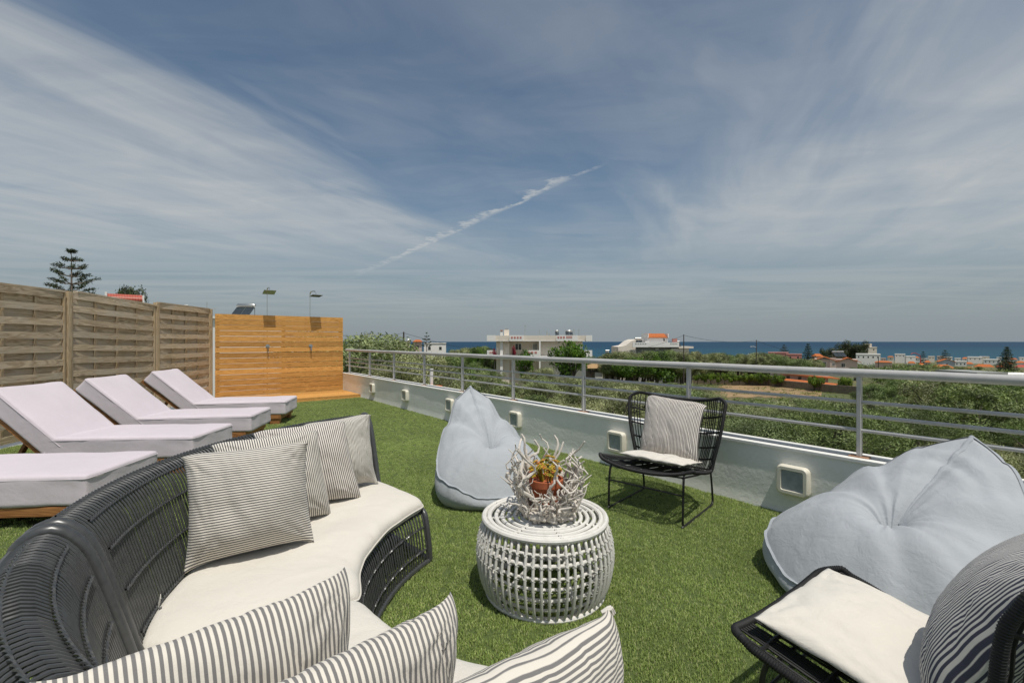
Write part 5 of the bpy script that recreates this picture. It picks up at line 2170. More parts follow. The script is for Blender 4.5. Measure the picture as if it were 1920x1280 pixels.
M['ochre'] = plain('ochre_soil', (0.30, 0.20, 0.10), 0.95, 0.35, 0.3, 0.5, 3.0, dirt=((0.16, 0.17, 0.06), 0.9), bdist=0.1)
V_, F_ = [], []
for j in range(13):
    for i in range(17):
        d = lerp(82 + 5 * nz(i * 0.6, 1, 1), lerp(118, 104, i / 16) + 2 * nz(i * 0.6, 7, 1), j / 12)
        p = gp(lerp(1352 + 16 * nz(j * 0.5, 3, 2), 1540 + 14 * nz(j * 0.5, 9, 2), i / 16), d)
        V_.append((p.x, p.y, zt(p.x, p.y) + 0.06))
for j in range(12):
    for i in range(16):
        F_.append((j * 17 + i, j * 17 + i + 1, (j + 1) * 17 + i + 1, (j + 1) * 17 + i))
tag(obj('field', mesh_np('field', V_, F_), M['ochre'], None, True), kind='structure')


stone_wall('dry stone wall along the far edge of the ochre field', [gp(1300, 122), gp(1372, 117), gp(1440, 112)], 1.5)
stone_wall('long dry stone wall running down beside the orange roofed shed', [gp(1440, 112), gp(1500, 101), gp(1560, 92), gp(1625, 86)], 1.6)

# ---- other houses of the hillside and the shore
def far_house(label, d, px0, px1, py_top, py_bot, mat, roof=None, roof_py=None, wins=0, name='far_house', dep=None, group='houses along the shore', over=1.5):
    b_ = Bld(name, label, d, px0, px1, 'house', group)
    w_m = b_.X(px1) - b_.X(px0)
    dep = dep or max(5.0, min(14.0, w_m * 0.8))
    b_.box('wall', mat, px0, px1, py_top, None, 0.0, dep)
    if roof in ('tile', 'tile_red'):
        b_.hip(px0 - over, px1 + over, roof_py, py_top, dep + 1.6, roof, -0.8, 0.28)
    elif roof == 'gable_end':
        b_.gable_end(px0 - over, px1 + over, roof_py, py_top, dep + 1.0, 'tile', -0.8)
        mb = MB(b_.root.location)
        x0, x1 = b_.X(px0), b_.X(px1)
        mb.prism_y([(x0, b_.Z(py_top)), (x1, b_.Z(py_top)), ((x0 + x1) / 2, b_.Z(roof_py) - 0.25)], b_.d, b_.d + dep)
        mb.build('gable', M[mat], b_.root)
    else:
        b_.box('parapet', mat, px0 - 0.4, px1 + 0.4, py_top - 0.8, py_top + 0.8, -0.25, dep + 0.2)
    for k in range(wins):
        c = lerp(px0, px1, (k + 0.5) / wins)
        hw = max(0.55, 0.6 / d * F)
        hh = max(0.7, 0.7 / d * F)
        cy = py_top + 2.0 / d * F
        b_.window(c - hw, c + hw, cy - hh, cy + hh, 0.0, mat, 'glass', False)
    aim(b_, random.uniform(0.7, 1.0))
    return b_


far_house('pink two storey building on the left of the far shore houses', 300, 1440, 1478, 661, 690, 'pink', wins=4, name='pink_building', group='pink buildings')
far_house('pink blocky building with a blank gable, beside the tall cypress', 285, 1475, 1503, 664, 690, 'pink', wins=2, name='pink_building', group='pink buildings')
far_house('small dark house with an orange roof between the cypress and the big pines', 280, 1525, 1542, 668, 690, 'blush', 'tile', 663, 1)
bh = far_house('wide beige house with orange roofs and solar panels, right of centre', 200, 1528, 1606, 674, 700, 'blush', None, None, 0, 'beige_house', 12)
bh.gable_end(1523, 1569, 669, 676, 13, 'tile', -0.8)
bh.gable_end(1566, 1613, 670, 678, 13, 'tile', -0.8)
bh.box('dormer', 'blush', 1556, 1568, 671, 692, -0.5, 2.0)
bh.window(1543, 1549, 678.5, 688, 0.0, 'white')
bh.window(1560.5, 1565, 680, 685.5, -0.5, 'white')
bh.window(1577, 1584, 680.5, 688, 0.0, 'white')
s_ = bh.solar(1582, 669, 1.5, 3.0, 3)
s_['label'] = 'large dark solar panels on the roof of the wide beige house'
far_house('cream tower like house rising beside the dark pines', 420, 1622, 1643, 651, 680, 'beige', wins=2, name='tower_house')
tw = far_house('stepped cream gable in front of the tower like house', 425, 1620, 1634, 645, 680, 'beige', wins=1, name='tower_house')
far_house('pale house half hidden by the dark pines', 390, 1589, 1602, 652, 680, 'beige', wins=1)
far_house('long white two storey house below the dark pines', 330, 1606, 1650, 664, 690, 'white', wins=5, name='white_house')
far_house('low house with a flat orange roof edge beside the utility pole', 215, 1641, 1672, 679, 700, 'blush', 'tile', 676.5, 0)
far_house('white block on the shore left of the red crane boom', 560, 1678, 1697, 664, 690, 'white', wins=3)
far_house('bluish gabled house above the orange roofs at right', 380, 1763, 1788, 678, 700, 'bluish', 'gable_end', 672.5, 1)
far_house('white house with dark openings next to the bluish gabled house', 375, 1791, 1812, 677.5, 700, 'white', wins=3)
far_house('white flat roofed block behind the orange roofs at right', 520, 1816, 1840, 669.5, 690, 'white', wins=3)
far_house('largest white block left of the tall pine at right', 430, 1845, 1874, 674, 700, 'white', wins=4)
far_house('white house with a broad orange roof, leftmost of the orange roofs at right', 300, 1747, 1788, 690, 705, 'white', 'tile', 683.5, 2)
far_house('house with a bright orange roof and a white chimney, lowest of the orange roofs', 262, 1801, 1829, 696, 712, 'white', 'tile', 688.5, 2)
far_house('house with a wide orange roof beneath the largest white block', 330, 1826, 1868, 691, 706, 'beige', 'tile', 683, 2)
far_house('red roofed house at the right edge beyond the tall pine', 320, 1902, 1935, 690, 706, 'white', 'tile_red', 684, 2)
far_house('white shed roofs half hidden at the left of the orange roofs', 480, 1700, 1716, 668, 690, 'white', wins=1)
random.seed(21)
pxs = 1652.0
while pxs < 1990:
    w = random.uniform(7, 17)
    top = random.uniform(667.5, 673.5) + max(0, (pxs - 1750) * 0.012)
    far_house('small pale house in the row along the shore, right of the white shore block', random.uniform(560, 700), pxs, pxs + w, top, 690, random.choice(['white', 'white', 'beige', 'blush', 'white']),
              random.choice([None, None, None, 'tile']), top - random.uniform(1.5, 2.6), random.choice([1, 2, 2]), 'shore_house', group='small houses in the row along the shore', over=0.4)
    pxs += w + random.uniform(0.5, 6)
for k, (px0, w, top, dd) in enumerate(((1703, 13, 680.5, 360), (1722, 11, 684.0, 330), (1735, 9, 679.0, 420), (1812, 12, 682.0, 400), (1868, 14, 687.5, 300), (1886, 12, 681.5, 400), (1908, 13, 680.0, 430))):
    far_house(['first', 'second', 'third', 'fourth', 'fifth', 'sixth', 'seventh'][k] + ' from the left of the little orange roofs among the trees at right', dd, px0, px0 + w, top, 700, ['white', 'beige', 'blush'][k % 3], 'tile', top - 3.2, 2,
              'cottage', group='little orange roofed houses among the trees', over=1.0)
# houses left of the apartment building, just showing over the olives
far_house('pale house with a satellite dish above the olives at left', 150, 742, 768, 640, 665, 'blush', wins=1, group='houses above the olives at left')
far_house('orange roofed house peeping over the olives right of the utility pole', 165, 775, 790, 640.5, 665, 'blush', 'tile', 636.5, 1, group='houses above the olives at left')
far_house('flat white house peeping over the olives beside the small araucaria', 175, 795, 836, 643, 665, 'white', wins=2, group='houses above the olives at left')
mb = MB()
dsh = PX(767, 637, 149)
dish = thing('satellite_dish', 'white satellite dish above the olives at left', 'satellite dish', dsh - Vector((0, 0, 0.5)))
mb = MB(dish.location)
mb.tube([dsh - Vector((0, 0, 0.5)), dsh], 0.05, 6)
mb.build('mast', M['conc'], dish)
mb = MB()
mb.lathe([(0.5, 0.16), (0.4, 0.08), (0.2, 0.02), (0.02, 0.0), (0.2, 0.03), (0.4, 0.1), (0.48, 0.17)], 16)
o = mb.build('dish', M['white'], dish, True)
o.location = (0, 0, 0.5)
o.rotation_euler = (R(65), 0, R(20))

hs = far_house('small tiled cottage roof left of the white house, beyond the tree tops', 130, 1133, 1147, 672, 690, 'white', 'tile', 665.5, 0, group='cottages by the olive grove')
s_ = hs.solar(1142, 667, 1.0, 2.0, 1)
s_['label'] = 'solar water heater on the small tiled cottage roof'
far_house('small white house with two roof tanks left of the pink buildings', 210, 1404, 1423, 665, 690, 'white', wins=1, group='cottages by the olive grove')

# concrete building at the right edge
B5 = Bld('concrete_building', 'flat grey concrete building at the right edge below the railing', 92.0, 1836, 1960, 'building')
B5.box('roof_slab', 'conc', 1832, 1890, 698, 703, 0.0, 9.0)
B5.box('wall', 'conc', 1872, 1886, 704, None, 0.5, 8.0)
B5.box('wall', 'white', 1887, 1990, 703, None, 2.0, 8.0)
B5.box('roof_slab', 'white', 1884, 1995, 731, 738, -1.5, 1.9)
B5.box('parapet', 'bluish', 1894, 1995, 724, 730.5, -1.4, -1.1)
B5.window(1872.8, 1880, 719, 724, 0.5, 'conc', 'glass', False)

# ---- left, beyond the fence: house with red roof tower, flat roof with solar heater
B6 = Bld('red_roofed_house', 'cream house with a small red tiled roof showing above the fence', 46.0, 196, 272, 'house')
B6.box('wall', 'beige', 150, 330, 585, None, 0.6, 8.0)
B6.box('upper_room', 'beige', 200, 269, 556, 585, 1.0, 5.0)
B6.gable(201, 268, 548.5, 559, 4.9, 'tile_red', 0.5, 0.0)
B6.box('gable_parapet', 'white', 197, 201, 548, 562, 0.6, 5.2)
B6.box('gable_parapet', 'white', 268, 271.5, 551, 565, 0.6, 5.2)
aim(B6, 1.0)
B7 = Bld('flat_roofed_house', 'flat roofed house hidden behind the shower screen, its roof carrying a solar heater', 30.0, 380, 640, 'house')
B7.box('wall', 'white', 330, 520, 597, None, 0.5, 7.0)
B7.box('roof_slab', 'white', 328, 522, 592, 596.5, 0.3, 7.2)
s_ = B7.solar(431, 592, 0.56, 1.6, 2)
B7.box('roof_vent', 'white', 305, 309, 566, 592, 2.0, 2.14)
an = thing('tv_antenna', 'thin television antenna above the right end of the fence', 'antenna', PX(388, 592, 31))
mb = MB(an.location)
mb.tube([PX(388, 592, 31), PX(388, 566, 31)], 0.018, 5)
mb.build('mast', M['conc'], an)
mb = MB(an.location)
mb.tube([PX(394, 580, 31), PX(406, 578.5, 31)], 0.012, 5)
for k in range(4):
    p = PX(396 + 3 * k, 579.6 - k * 0.35, 31)
    mb.tube([p - Vector((0, 0.12, 0.08)), p + Vector((0, 0.12, 0.08))], 0.008, 4)
mb.tube([PX(388, 579.5, 31), PX(396, 579.6, 31)], 0.012, 5)
mb.build('aerial', M['conc'], an)

# ---- utility poles and wires
def pole(label, px, py_top, d, lamp=False):
    x = (px - 960) / F * d
    zb = zt(x, d)
    th = thing('utility_pole', label, 'utility pole', (x, d, zb), 0, 'utility poles')
    ztop = H + (640 - py_top) / F * d
    mb = MB(th.location)
    mb.tube([(x, d, zb - 0.2), (x, d, ztop)], [0.16, 0.10], 8)
    mb.build('shaft', M['pole'], th, True)
    if lamp:
        mb = MB(th.location)
        z_ = ztop - 2.2
        mb.tube([(x, d, z_), (x - 0.8, d - 0.1, z_ + 0.35), (x - 1.3, d - 0.1, z_ + 0.3)], 0.05, 6)
        mb.box(x - 1.75, x - 1.2, d - 0.22, d + 0.02, z_ + 0.22, z_ + 0.36)
        mb.build('street_lamp', M['white'], th)
    return Vector((x, d, ztop - 0.15))


pA = pole('dark utility pole above the olives at left', 757, 622, 62)
pB = pole('utility pole in front of the white house with the orange roofed room', 1282, 627, 100)
pC = pole('utility pole with a street lamp arm against the sea', 1418, 637, 130, True)
pD = pole('short utility pole before the long white house at right', 1647, 668, 150)


def wire(label, a, c, sag, r_=0.035):
    a, c = Vector(a), Vector(c)
    pts = []
    for i in range(25):
        q = i / 24
        p = a.lerp(c, q)
        p.z -= sag * 4 * q * (1 - q)
        pts.append(p)
    mb = MB((a + c) / 2)
    mb.tube(pts, r_, 4)
    o_ = mb.build('overhead_wire', M['wire'])
    o_.location = (a + c) / 2
    tag(o_, label, 'wire', 'overhead wires')


wire('overhead wire running left from the pole above the olives', PX(560, 619, 40), pA, 0.5, 0.02)
wire('overhead wire running right and down from the pole above the olives', pA, PX(1000, 668, 100), 0.8, 0.022)
wire('overhead wire running left from the pole by the white house', PX(1120, 662, 95), pB, 1.0, 0.03)
wire('overhead wire between the two poles against the sea', pB, pC, 0.9, 0.035)
wire('overhead wire running right from the lamp pole', pC, PX(1520, 662, 190), 1.0, 0.045)

# ---- red crane boom on the shore
cr = thing('crane', 'thin red crane boom over the shore houses', 'crane', PX(1726, 672, 420))
mb = MB(cr.location)
mb.tube([PX(1708, 664, 420), PX(1711, 661.6, 420), PX(1716, 661.8, 420), PX(1725, 666, 420), PX(1726, 672, 420)], 0.28, 6)
mb.build('boom', M['red'], cr)
mb = MB(cr.location)
mb.tube([PX(1726, 672, 420), PX(1726, 682, 420)], 0.4, 6)
mb.build('mast', M['red'], cr)

# ---- pipe and cap just outside the parapet
pv = thing('vent_pipe', 'white plastic vent pipe rising beyond the parapet wall', 'pipe', PX(809, 690, 8.75) - Vector((0, 0, 6.6)))
mb = MB(pv.location)
mb.tube([PX(809, 690, 8.75) - Vector((0, 0, 6.6)), PX(809, 692, 8.75)], 0.033, 12)
mb.build('tube', M['pvc'], pv, True)
mb = MB(pv.location)
mb.tube([PX(809, 692, 8.75) - Vector((0, 0, 0.03)), PX(809, 691, 8.75)], 0.038, 12)
mb.build('collar', M['pvc'], pv, True)
bk = thing('orange_bucket', 'orange bucket rim just showing over the parapet wall', 'bucket', wall_pt(-4.24, 0.42, -0.004))
mb = MB()
mb.lathe([(0.10, 0.36), (0.118, 0.44), (0.124, 0.445), (0.124, 0.462), (0.114, 0.462)], 18)
mb.build('rim', M['orange'], bk, True)
mb = MB()
mb.lathe([(0.085, 0.0), (0.099, 0.358)], 18)
mb.build('tub', M['orange'], bk, True)

# ================================================================== TREES
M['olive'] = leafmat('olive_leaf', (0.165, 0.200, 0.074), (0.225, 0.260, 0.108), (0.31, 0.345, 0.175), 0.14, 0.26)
M['olive_dark'] = leafmat('olive_leaf_deep', (0.100, 0.150, 0.042), (0.145, 0.200, 0.060), (0.215, 0.27, 0.095), 0.16, 0.18)  # olives with deeper green leaves
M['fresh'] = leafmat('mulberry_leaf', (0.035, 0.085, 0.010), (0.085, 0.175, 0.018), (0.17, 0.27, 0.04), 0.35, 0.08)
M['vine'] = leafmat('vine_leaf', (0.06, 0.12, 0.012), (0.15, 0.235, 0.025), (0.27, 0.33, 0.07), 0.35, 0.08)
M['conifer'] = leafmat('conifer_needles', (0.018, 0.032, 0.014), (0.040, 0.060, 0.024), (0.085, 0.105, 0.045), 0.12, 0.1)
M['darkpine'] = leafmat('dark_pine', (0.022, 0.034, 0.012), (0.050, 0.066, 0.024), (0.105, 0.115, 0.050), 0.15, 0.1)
M['red_leaf'] = leafmat('bougainvillea', (0.14, 0.012, 0.02), (0.30, 0.02, 0.05), (0.42, 0.05, 0.10), 0.3, 0.05)
M['bark'] = plain('bark', (0.115, 0.095, 0.075), 0.95, 0.3, 5.0, 0.8, 14.0)
M['bark_pale'] = plain('bark_pale', (0.22, 0.18, 0.15), 0.95, 0.25, 5.0, 0.6, 14.0)


def leaves_np(cen, rad, n, ll, lw, rg, shell=0.55, flat=0.8, droop=0.0):
    """diamond leaves spread through clumps; returns verts, faces"""
    cen = np.asarray(cen, float)
    rad = np.asarray(rad, float)
    pr = rad ** 2
    pr /= pr.sum()
    idx = rg.choice(len(cen), n, p=pr)
    d = rg.normal(size=(n, 3))
    d /= np.linalg.norm(d, axis=1)[:, None]
    rr = rad[idx] * (shell + (1 - shell) * rg.random(n) ** 0.7)
    d2 = d.copy()
    d2[:, 2] *= flat
    p = cen[idx] + d2 * rr[:, None]
    # blades face outwards from their clump, so a clump has a lit top and a dim underside
    nr = d + rg.normal(size=(n, 3)) * 0.33
    nr[:, 2] += 0.15
    nr /= np.linalg.norm(nr, axis=1)[:, None]
    ax = np.cross(nr, rg.normal(size=(n, 3)))
    ax[:, 2] += 0.25 - droop
    ax /= np.linalg.norm(ax, axis=1)[:, None] + 1e-9
    sd = np.cross(nr, ax)
    sd /= np.linalg.norm(sd, axis=1)[:, None] + 1e-9
    L = ll * (0.6 + 0.8 * rg.random(n))[:, None]
    Wd = lw * (0.7 + 0.6 * rg.random(n))[:, None]
    v = np.stack([p, p + ax * L * 0.45 + sd * Wd, p + ax * L, p + ax * L * 0.45 - sd * Wd], axis=1).reshape(-1, 3)
    f = np.arange(n * 4).reshape(n, 4)
    return v, f


def tree_proto(seed, h, cr, n, ll, lw, leaf, nclump=26, trunk_h=1.3, spread=1.0, crown_flat=0.8, bark='bark', lean=0.15, clump=(0.42, 0.75), multi=2, fill=(0.35, 1.0)):
    """meshes (trunk, crown) of a broadleaf tree with origin at its foot"""
    rg = np.random.default_rng(seed)
    rd = random.Random(seed)
    mb = MB()
    cen, rad = [], []
    zc = (h + trunk_h) / 2 + 0.15
    rz_ = (h - trunk_h) / 2 - 0.2
    for k in range(nclump):
        d = rg.normal(size=3)
        d /= np.linalg.norm(d)
        q = rd.uniform(*fill)
        c = np.array([d[0] * cr * q * 0.80, d[1] * cr * q * 0.80, zc + d[2] * rz_ * q])
        r_ = rd.uniform(*clump) * cr * 0.62
        cen.append(c)
        rad.append(r_)
    for s in range(multi):
        a0 = rd.uniform(0, 6.28)
        b0 = Vector((0.12 * math.cos(a0), 0.12 * math.sin(a0), -0.15))
        top = Vector((lean * cr * rd.uniform(-1, 1), lean * cr * rd.uniform(-1, 1), trunk_h + 0.2))
        pts = [b0.lerp(top, q / 5) + Vector((0.10 * nz(q * 0.7, s + seed, 0), 0.10 * nz(q * 0.7, s + seed, 5), 0)) for q in range(6)]
        mb.tube(pts, [0.20 * h / 5 * (1 - 0.09 * q) for q in range(6)], 7)
        for k in range(s, len(cen), multi * 2):
            e = Vector(cen[k])
            mid = top.lerp(e, 0.5) + Vector((0, 0, 0.15))
            mb.tube([top - Vector((0, 0, 0.15)), mid, e], [0.085 * h / 5, 0.05 * h / 5, 0.015], 5, caps=False)
    tm = mb.mesh('trunk')
    tm.materials.append(M[bark])
    v, f = leaves_np(cen, rad, n, ll, lw, rg, 0.72, crown_flat)
    # sparse sprigs that break the outline
    v2, f2 = leaves_np(cen, [r_ * 1.22 for r_ in rad], n // 8, ll * 1.15, lw, rg, 0.9, crown_flat)
    cm = mesh_np('crown', np.concatenate([v, v2]), np.concatenate([f, f2 + len(v)]))
    cm.materials.append(M[leaf])
    return tm, cm


def plant_tree(name, label, cat, proto, loc, sc, rot, group=None):
    th = thing(name, label, cat, loc, rot, group)
    th.scale = (sc[0], sc[0], sc[1])
    for nm, me_ in (('trunk', proto[0]), ('crown', proto[1])):
        o_ = bpy.data.objects.new(nm, me_)
        COL.objects.link(o_)
        o_.parent = th
    return th


NEAR = [tree_proto(100 + k, 4.6, 2.25, 26000, 0.085, 0.0125, 'olive', 52, clump=(0.22, 0.46), fill=(0.62, 1.08)) for k in range(4)]
MID = [tree_proto(200 + k, 4.6, 2.3, 11000, 0.15, 0.026, 'olive', 46, clump=(0.22, 0.46), fill=(0.62, 1.08)) for k in range(3)] + [tree_proto(230 + k, 4.6, 2.3, 11000, 0.15, 0.026, 'olive_dark', 46, clump=(0.22, 0.46), fill=(0.62, 1.08)) for k in range(2)]
DARKN = [tree_proto(260 + k, 4.6, 2.35, 22000, 0.090, 0.0150, 'olive_dark', 52, clump=(0.22, 0.46), fill=(0.62, 1.08)) for k in range(3)]

SIL = [(560, 616), (640, 617), (700, 620), (760, 634), (830, 652), (880, 668), (1040, 668), (1100, 706), (1150, 711), (1290, 716), (1360, 744), (1530, 748), (1600, 742), (1640, 712), (1700, 706), (1980, 706)]


def sil(px):
    for i in range(len(SIL) - 1):
        if SIL[i][0] <= px <= SIL[i + 1][0]:
            return lerp(SIL[i][1], SIL[i + 1][1], (px - SIL[i][0]) / (SIL[i + 1][0] - SIL[i][0]))
    return SIL[0][1] if px < SIL[0][0] else SIL[-1][1]


random.seed(5)
planted = []
FIELD = [gp(1352, 84), gp(1545, 84), gp(1545, 110), gp(1352, 116)]
fpoly = [(p.x, p.y) for p in FIELD]


def free(x, y, r_):
    for (a, c, q) in planted:
        if (a - x) ** 2 + (c - y) ** 2 < (r_ + q) ** 2:
            return False
    return True


def out_of_wall(x, y):
    return (Vector((x, y, 0)) - W0).dot(WN)


n_ol = 0
cands = []
# rows of the grove, jittered
yy = 5.0
while yy < 112:
    st = 4.7 if yy < 40 else 5.6
    x = -0.46 * yy - 9
    while x < 1.22 * yy + 10:
        cands.append((x + random.uniform(-1.1, 1.1), yy + random.uniform(-1.1, 1.1)))
        x += st
    yy += st
for (x, y) in cands:
    if y < 3 or n_ol >= 292:
        continue
    if out_of_wall(x, y) < 2.6:
        continue
    px = 960 + F * x / y
    if px < 560 or px > 2010:
        continue
    if inside(fpoly, x, y):
        continue
    if x < -4 and y < 14:
        continue
    # keep house plots clear
    if 76 < y < 100 and 900 < px < 1125:
        continue
    if y > 84 and 1080 < px < 1170:
        continue
    if y > 96 and 1140 < px < 1275:
        continue
    if y > 82 and 1440 < px < 1610:
        continue
    if y > 80 and px > 1815:
        continue
    if px < 880 and y > 46:
        continue
    if not free(x, y, 1.25 if y < 40 else 1.6):
        continue
    g = zt(x, y)
    top_max = H - (sil(px) + random.uniform(0, 9) * (1 if y > 18 else 2.4) - 640) / F * y
    hh = random.uniform(3.4, 5.5) * (1.30 if px < 860 else 1.0)
    hh = min(hh, top_max - g)
    if y < 16 and px > 1000:
        hh = min(hh, 4.4)
    if hh < 2.3:
        continue
    dark = (px > 1610 and y > 22 and nz(x * 0.05, y * 0.05, 3) > -0.25) or random.random() < 0.10
    if y < 26:
        pr = random.choice(DARKN if dark else NEAR)
    else:
        pr = random.choice(MID[3:] if dark else MID[:3])
    wsc = hh / 4.6 * random.uniform(1.05, 1.35) if hh > 3.4 else 0.95
    wsc = max(0.85, wsc)
    if y < 26:
        lab = 'grey green olive tree in the nearest rows just below the terrace railing'
        gr_ = 'olive trees just below the railing'
    elif dark and px > 1610:
        lab = 'darker green olive tree in the dense grove at the right, beyond the railing'
        gr_ = 'darker olive trees at the right'
    elif px < 900:
        lab = 'tall olive tree behind the railing left of the apartment building'
        gr_ = 'tall olive trees at the left'
    else:
        lab = 'olive tree further out in the grove, seen through the railing bars'
        gr_ = 'olive trees further out in the grove'
    if y < 26 and px < 860:
        lab = 'tall olive tree beyond the railing next to the shower screen'
        gr_ = 'tall olive trees by the shower screen'
    plant_tree('olive_tree', lab, 'olive tree', pr, (x, y, g - 0.1), (wsc, hh / 4.6), random.uniform(0, 6.28), gr_)
    planted.append((x, y, 1.3))
    n_ol += 1
near_ol = sorted([o for o in COL.objects if o.get('group') == 'olive trees just below the railing'], key=lambda o: o.location.x / o.location.y)
ORD = ['first', 'second', 'third', 'fourth', 'fifth', 'sixth', 'seventh', 'eighth', 'ninth', 'tenth', 'eleventh', 'twelfth', 'thirteenth', 'fourteenth', 'fifteenth', 'sixteenth',
       'seventeenth', 'eighteenth', 'nineteenth', 'twentieth', 'twenty-first', 'twenty-second', 'twenty-third', 'twenty-fourth', 'twenty-fifth', 'twenty-sixth', 'twenty-seventh',
       'twenty-eighth', 'twenty-ninth', 'thirtieth', 'thirty-first', 'thirty-second', 'thirty-third', 'thirty-fourth', 'thirty-fifth', 'thirty-sixth']
for k, o in enumerate(near_ol[:36]):
    o['label'] = ORD[k] + ' from the left of the near olive trees just below the terrace railing'


# olive belt behind the field and the white house
random.seed(9)
belt = []
for k in range(46):
    px = random.uniform(1296, 1530)
    d = random.uniform(135, 185)
    belt.append((px, d, random.uniform(661, 667) + max(0, (px - 1425) * 0.13)))
for k in range(26):
    px = random.uniform(1600, 1840)
    d = random.uniform(120, 230)
    belt.append((px, d, 690 - (d - 120) * 0.05 + random.uniform(-2, 3)))
for k in range(12):
    belt.append((random.uniform(860, 912), random.uniform(95, 150), random.uniform(651, 657)))
for k in range(16):
    belt.append((lerp(1140, 1302, (k + random.random()) / 16), random.uniform(107, 112), random.uniform(656, 664)))
for k in range(10):
    belt.append((random.uniform(1102, 1170), random.uniform(128, 150), random.uniform(667, 674)))
for (px, d, ty) in belt:
    x = (px - 960) / F * d
    g = zt(x, d)
    hh = H - (ty - 640) / F * d - g
    hh = max(2.5, min(8.5, hh))
    plant_tree('olive_tree', 'olive tree in the far belt in front of the shore houses', 'olive tree', random.choice(MID), (x, d, g - 0.1), (max(1.0, hh / 4.6 * 1.15), hh / 4.6), random.uniform(0, 6.28), 'olive trees of the far belt')

# single trees that stand out
def single(label, name, cat, px, d, py_top, proto, wide=1.0):
    x = (px - 960) / F * d
    g = zt(x, d)
    hh = H - (py_top - 640) / F * d - g
    return plant_tree(name, label, cat, proto, (x, d, g - 0.1), (hh / 4.6 * wide, hh / 4.6), random.uniform(0, 6.28))


FR = [tree_proto(300 + k, 4.6, 2.2, 6500, 0.16, 0.060, 'fresh', 26, 0.9) for k in range(2)]
WAL = tree_proto(310, 4.6, 2.0, 2600, 0.20, 0.075, 'fresh', 22, 1.2, clump=(0.3, 0.55))
single('loose leafy green tree in front of the right half of the apartment building', 'leafy_tree', 'tree', 1068, 74, 634, WAL, 0.86)
single('round bright green tree right of the tiled hut', 'mulberry_tree', 'tree', 1188, 104, 666, FR[0], 1.35)
single('bright green tree beside the round one, in front of the white house', 'mulberry_tree', 'tree', 1228, 106, 660, FR[1], 1.35)
single('small green tree between the apartment building and its left balcony', 'leafy_tree', 'tree', 985, 76, 651, WAL, 0.5)
single('green bush at the left foot of the apartment building', 'leafy_tree', 'tree', 893, 88, 651, FR[1], 0.5)
single('low bright green shrub by the post at the end of the stone wall', 'green_shrub', 'shrub', 1612, 80, 741, FR[0], 0.62)
RD = tree_proto(320, 4.6, 1.3, 700, 0.16, 0.06, 'red_leaf', 12, 3.5)
single('red bougainvillea in front of the apartment windows', 'bougainvillea', 'shrub', 963, 79, 651, RD, 0.20)
single('dark red bougainvillea below the left balcony of the apartment building', 'bougainvillea', 'shrub', 927, 79, 656, RD, 0.24)
# vines on the field fence
VN = [tree_proto(330 + k, 2.2, 1.6, 1500, 0.20, 0.085, 'vine', 14, 0.5, clump=(0.35, 0.6)) for k in range(2)]
k = 0
for (pa, da, pb, db, n_, lab, g_) in ((1298, 119, 1440, 112, 11, 'bright green grape vine on the far wall of the ochre field', 'vines on the far field wall'),
                                      (1448, 109, 1462, 107, 2, 'grape vine at the corner of the two stone walls', 'vines at the wall corner'),
                                      (1516, 98, 1534, 95, 2, 'grape vine on a trunk before the orange roofed shed', 'vines before the shed'),
                                      (1566, 93, 1586, 91, 2, 'grape vine draped on the low end of the stone wall', 'vines on the end of the stone wall')):
    for i in range(n_):
        px, d = lerp(pa, pb, (i + 0.5) / n_), lerp(da, db, (i + 0.5) / n_)
        x = (px - 960) / F * d
        hh = random.uniform(1.0, 1.25)
        plant_tree('grape_vine', lab if n_ > 2 else lab + (', left one', ', right one')[i], 'vine', VN[k % 2], (x, d - 0.9, zt(x, d)), (random.uniform(0.75, 0.95), hh * 1.15), random.uniform(0, 6.28), g_)
        k += 1
# dark pines on the shore
DP = [tree_proto(340 + k, 4.6, 2.2, 3800, 0.26, 0.06, 'darkpine', 24, 0.7) for k in range(2)]
for i, (px, d, py, w, lab) in enumerate(((1545, 370, 655, 0.62, 'leftmost and lowest of the big dark pines by the shore'), (1562, 375, 648, 0.75, 'second from the left of the big dark pines by the shore'),
                                         (1580, 380, 642, 0.8, 'middle tree of the big dark pines by the shore'), (1598, 382, 639.5, 0.85, 'tallest of the big dark pines by the shore'),
                                         (1616, 372, 643, 0.7, 'rightmost of the big dark pines, against the cream tower house'))):
    o_ = single(lab, 'pine_tree', 'pine tree', px, d, py, DP[i % 2], w)
    o_['group'] = 'big dark pines by the shore'


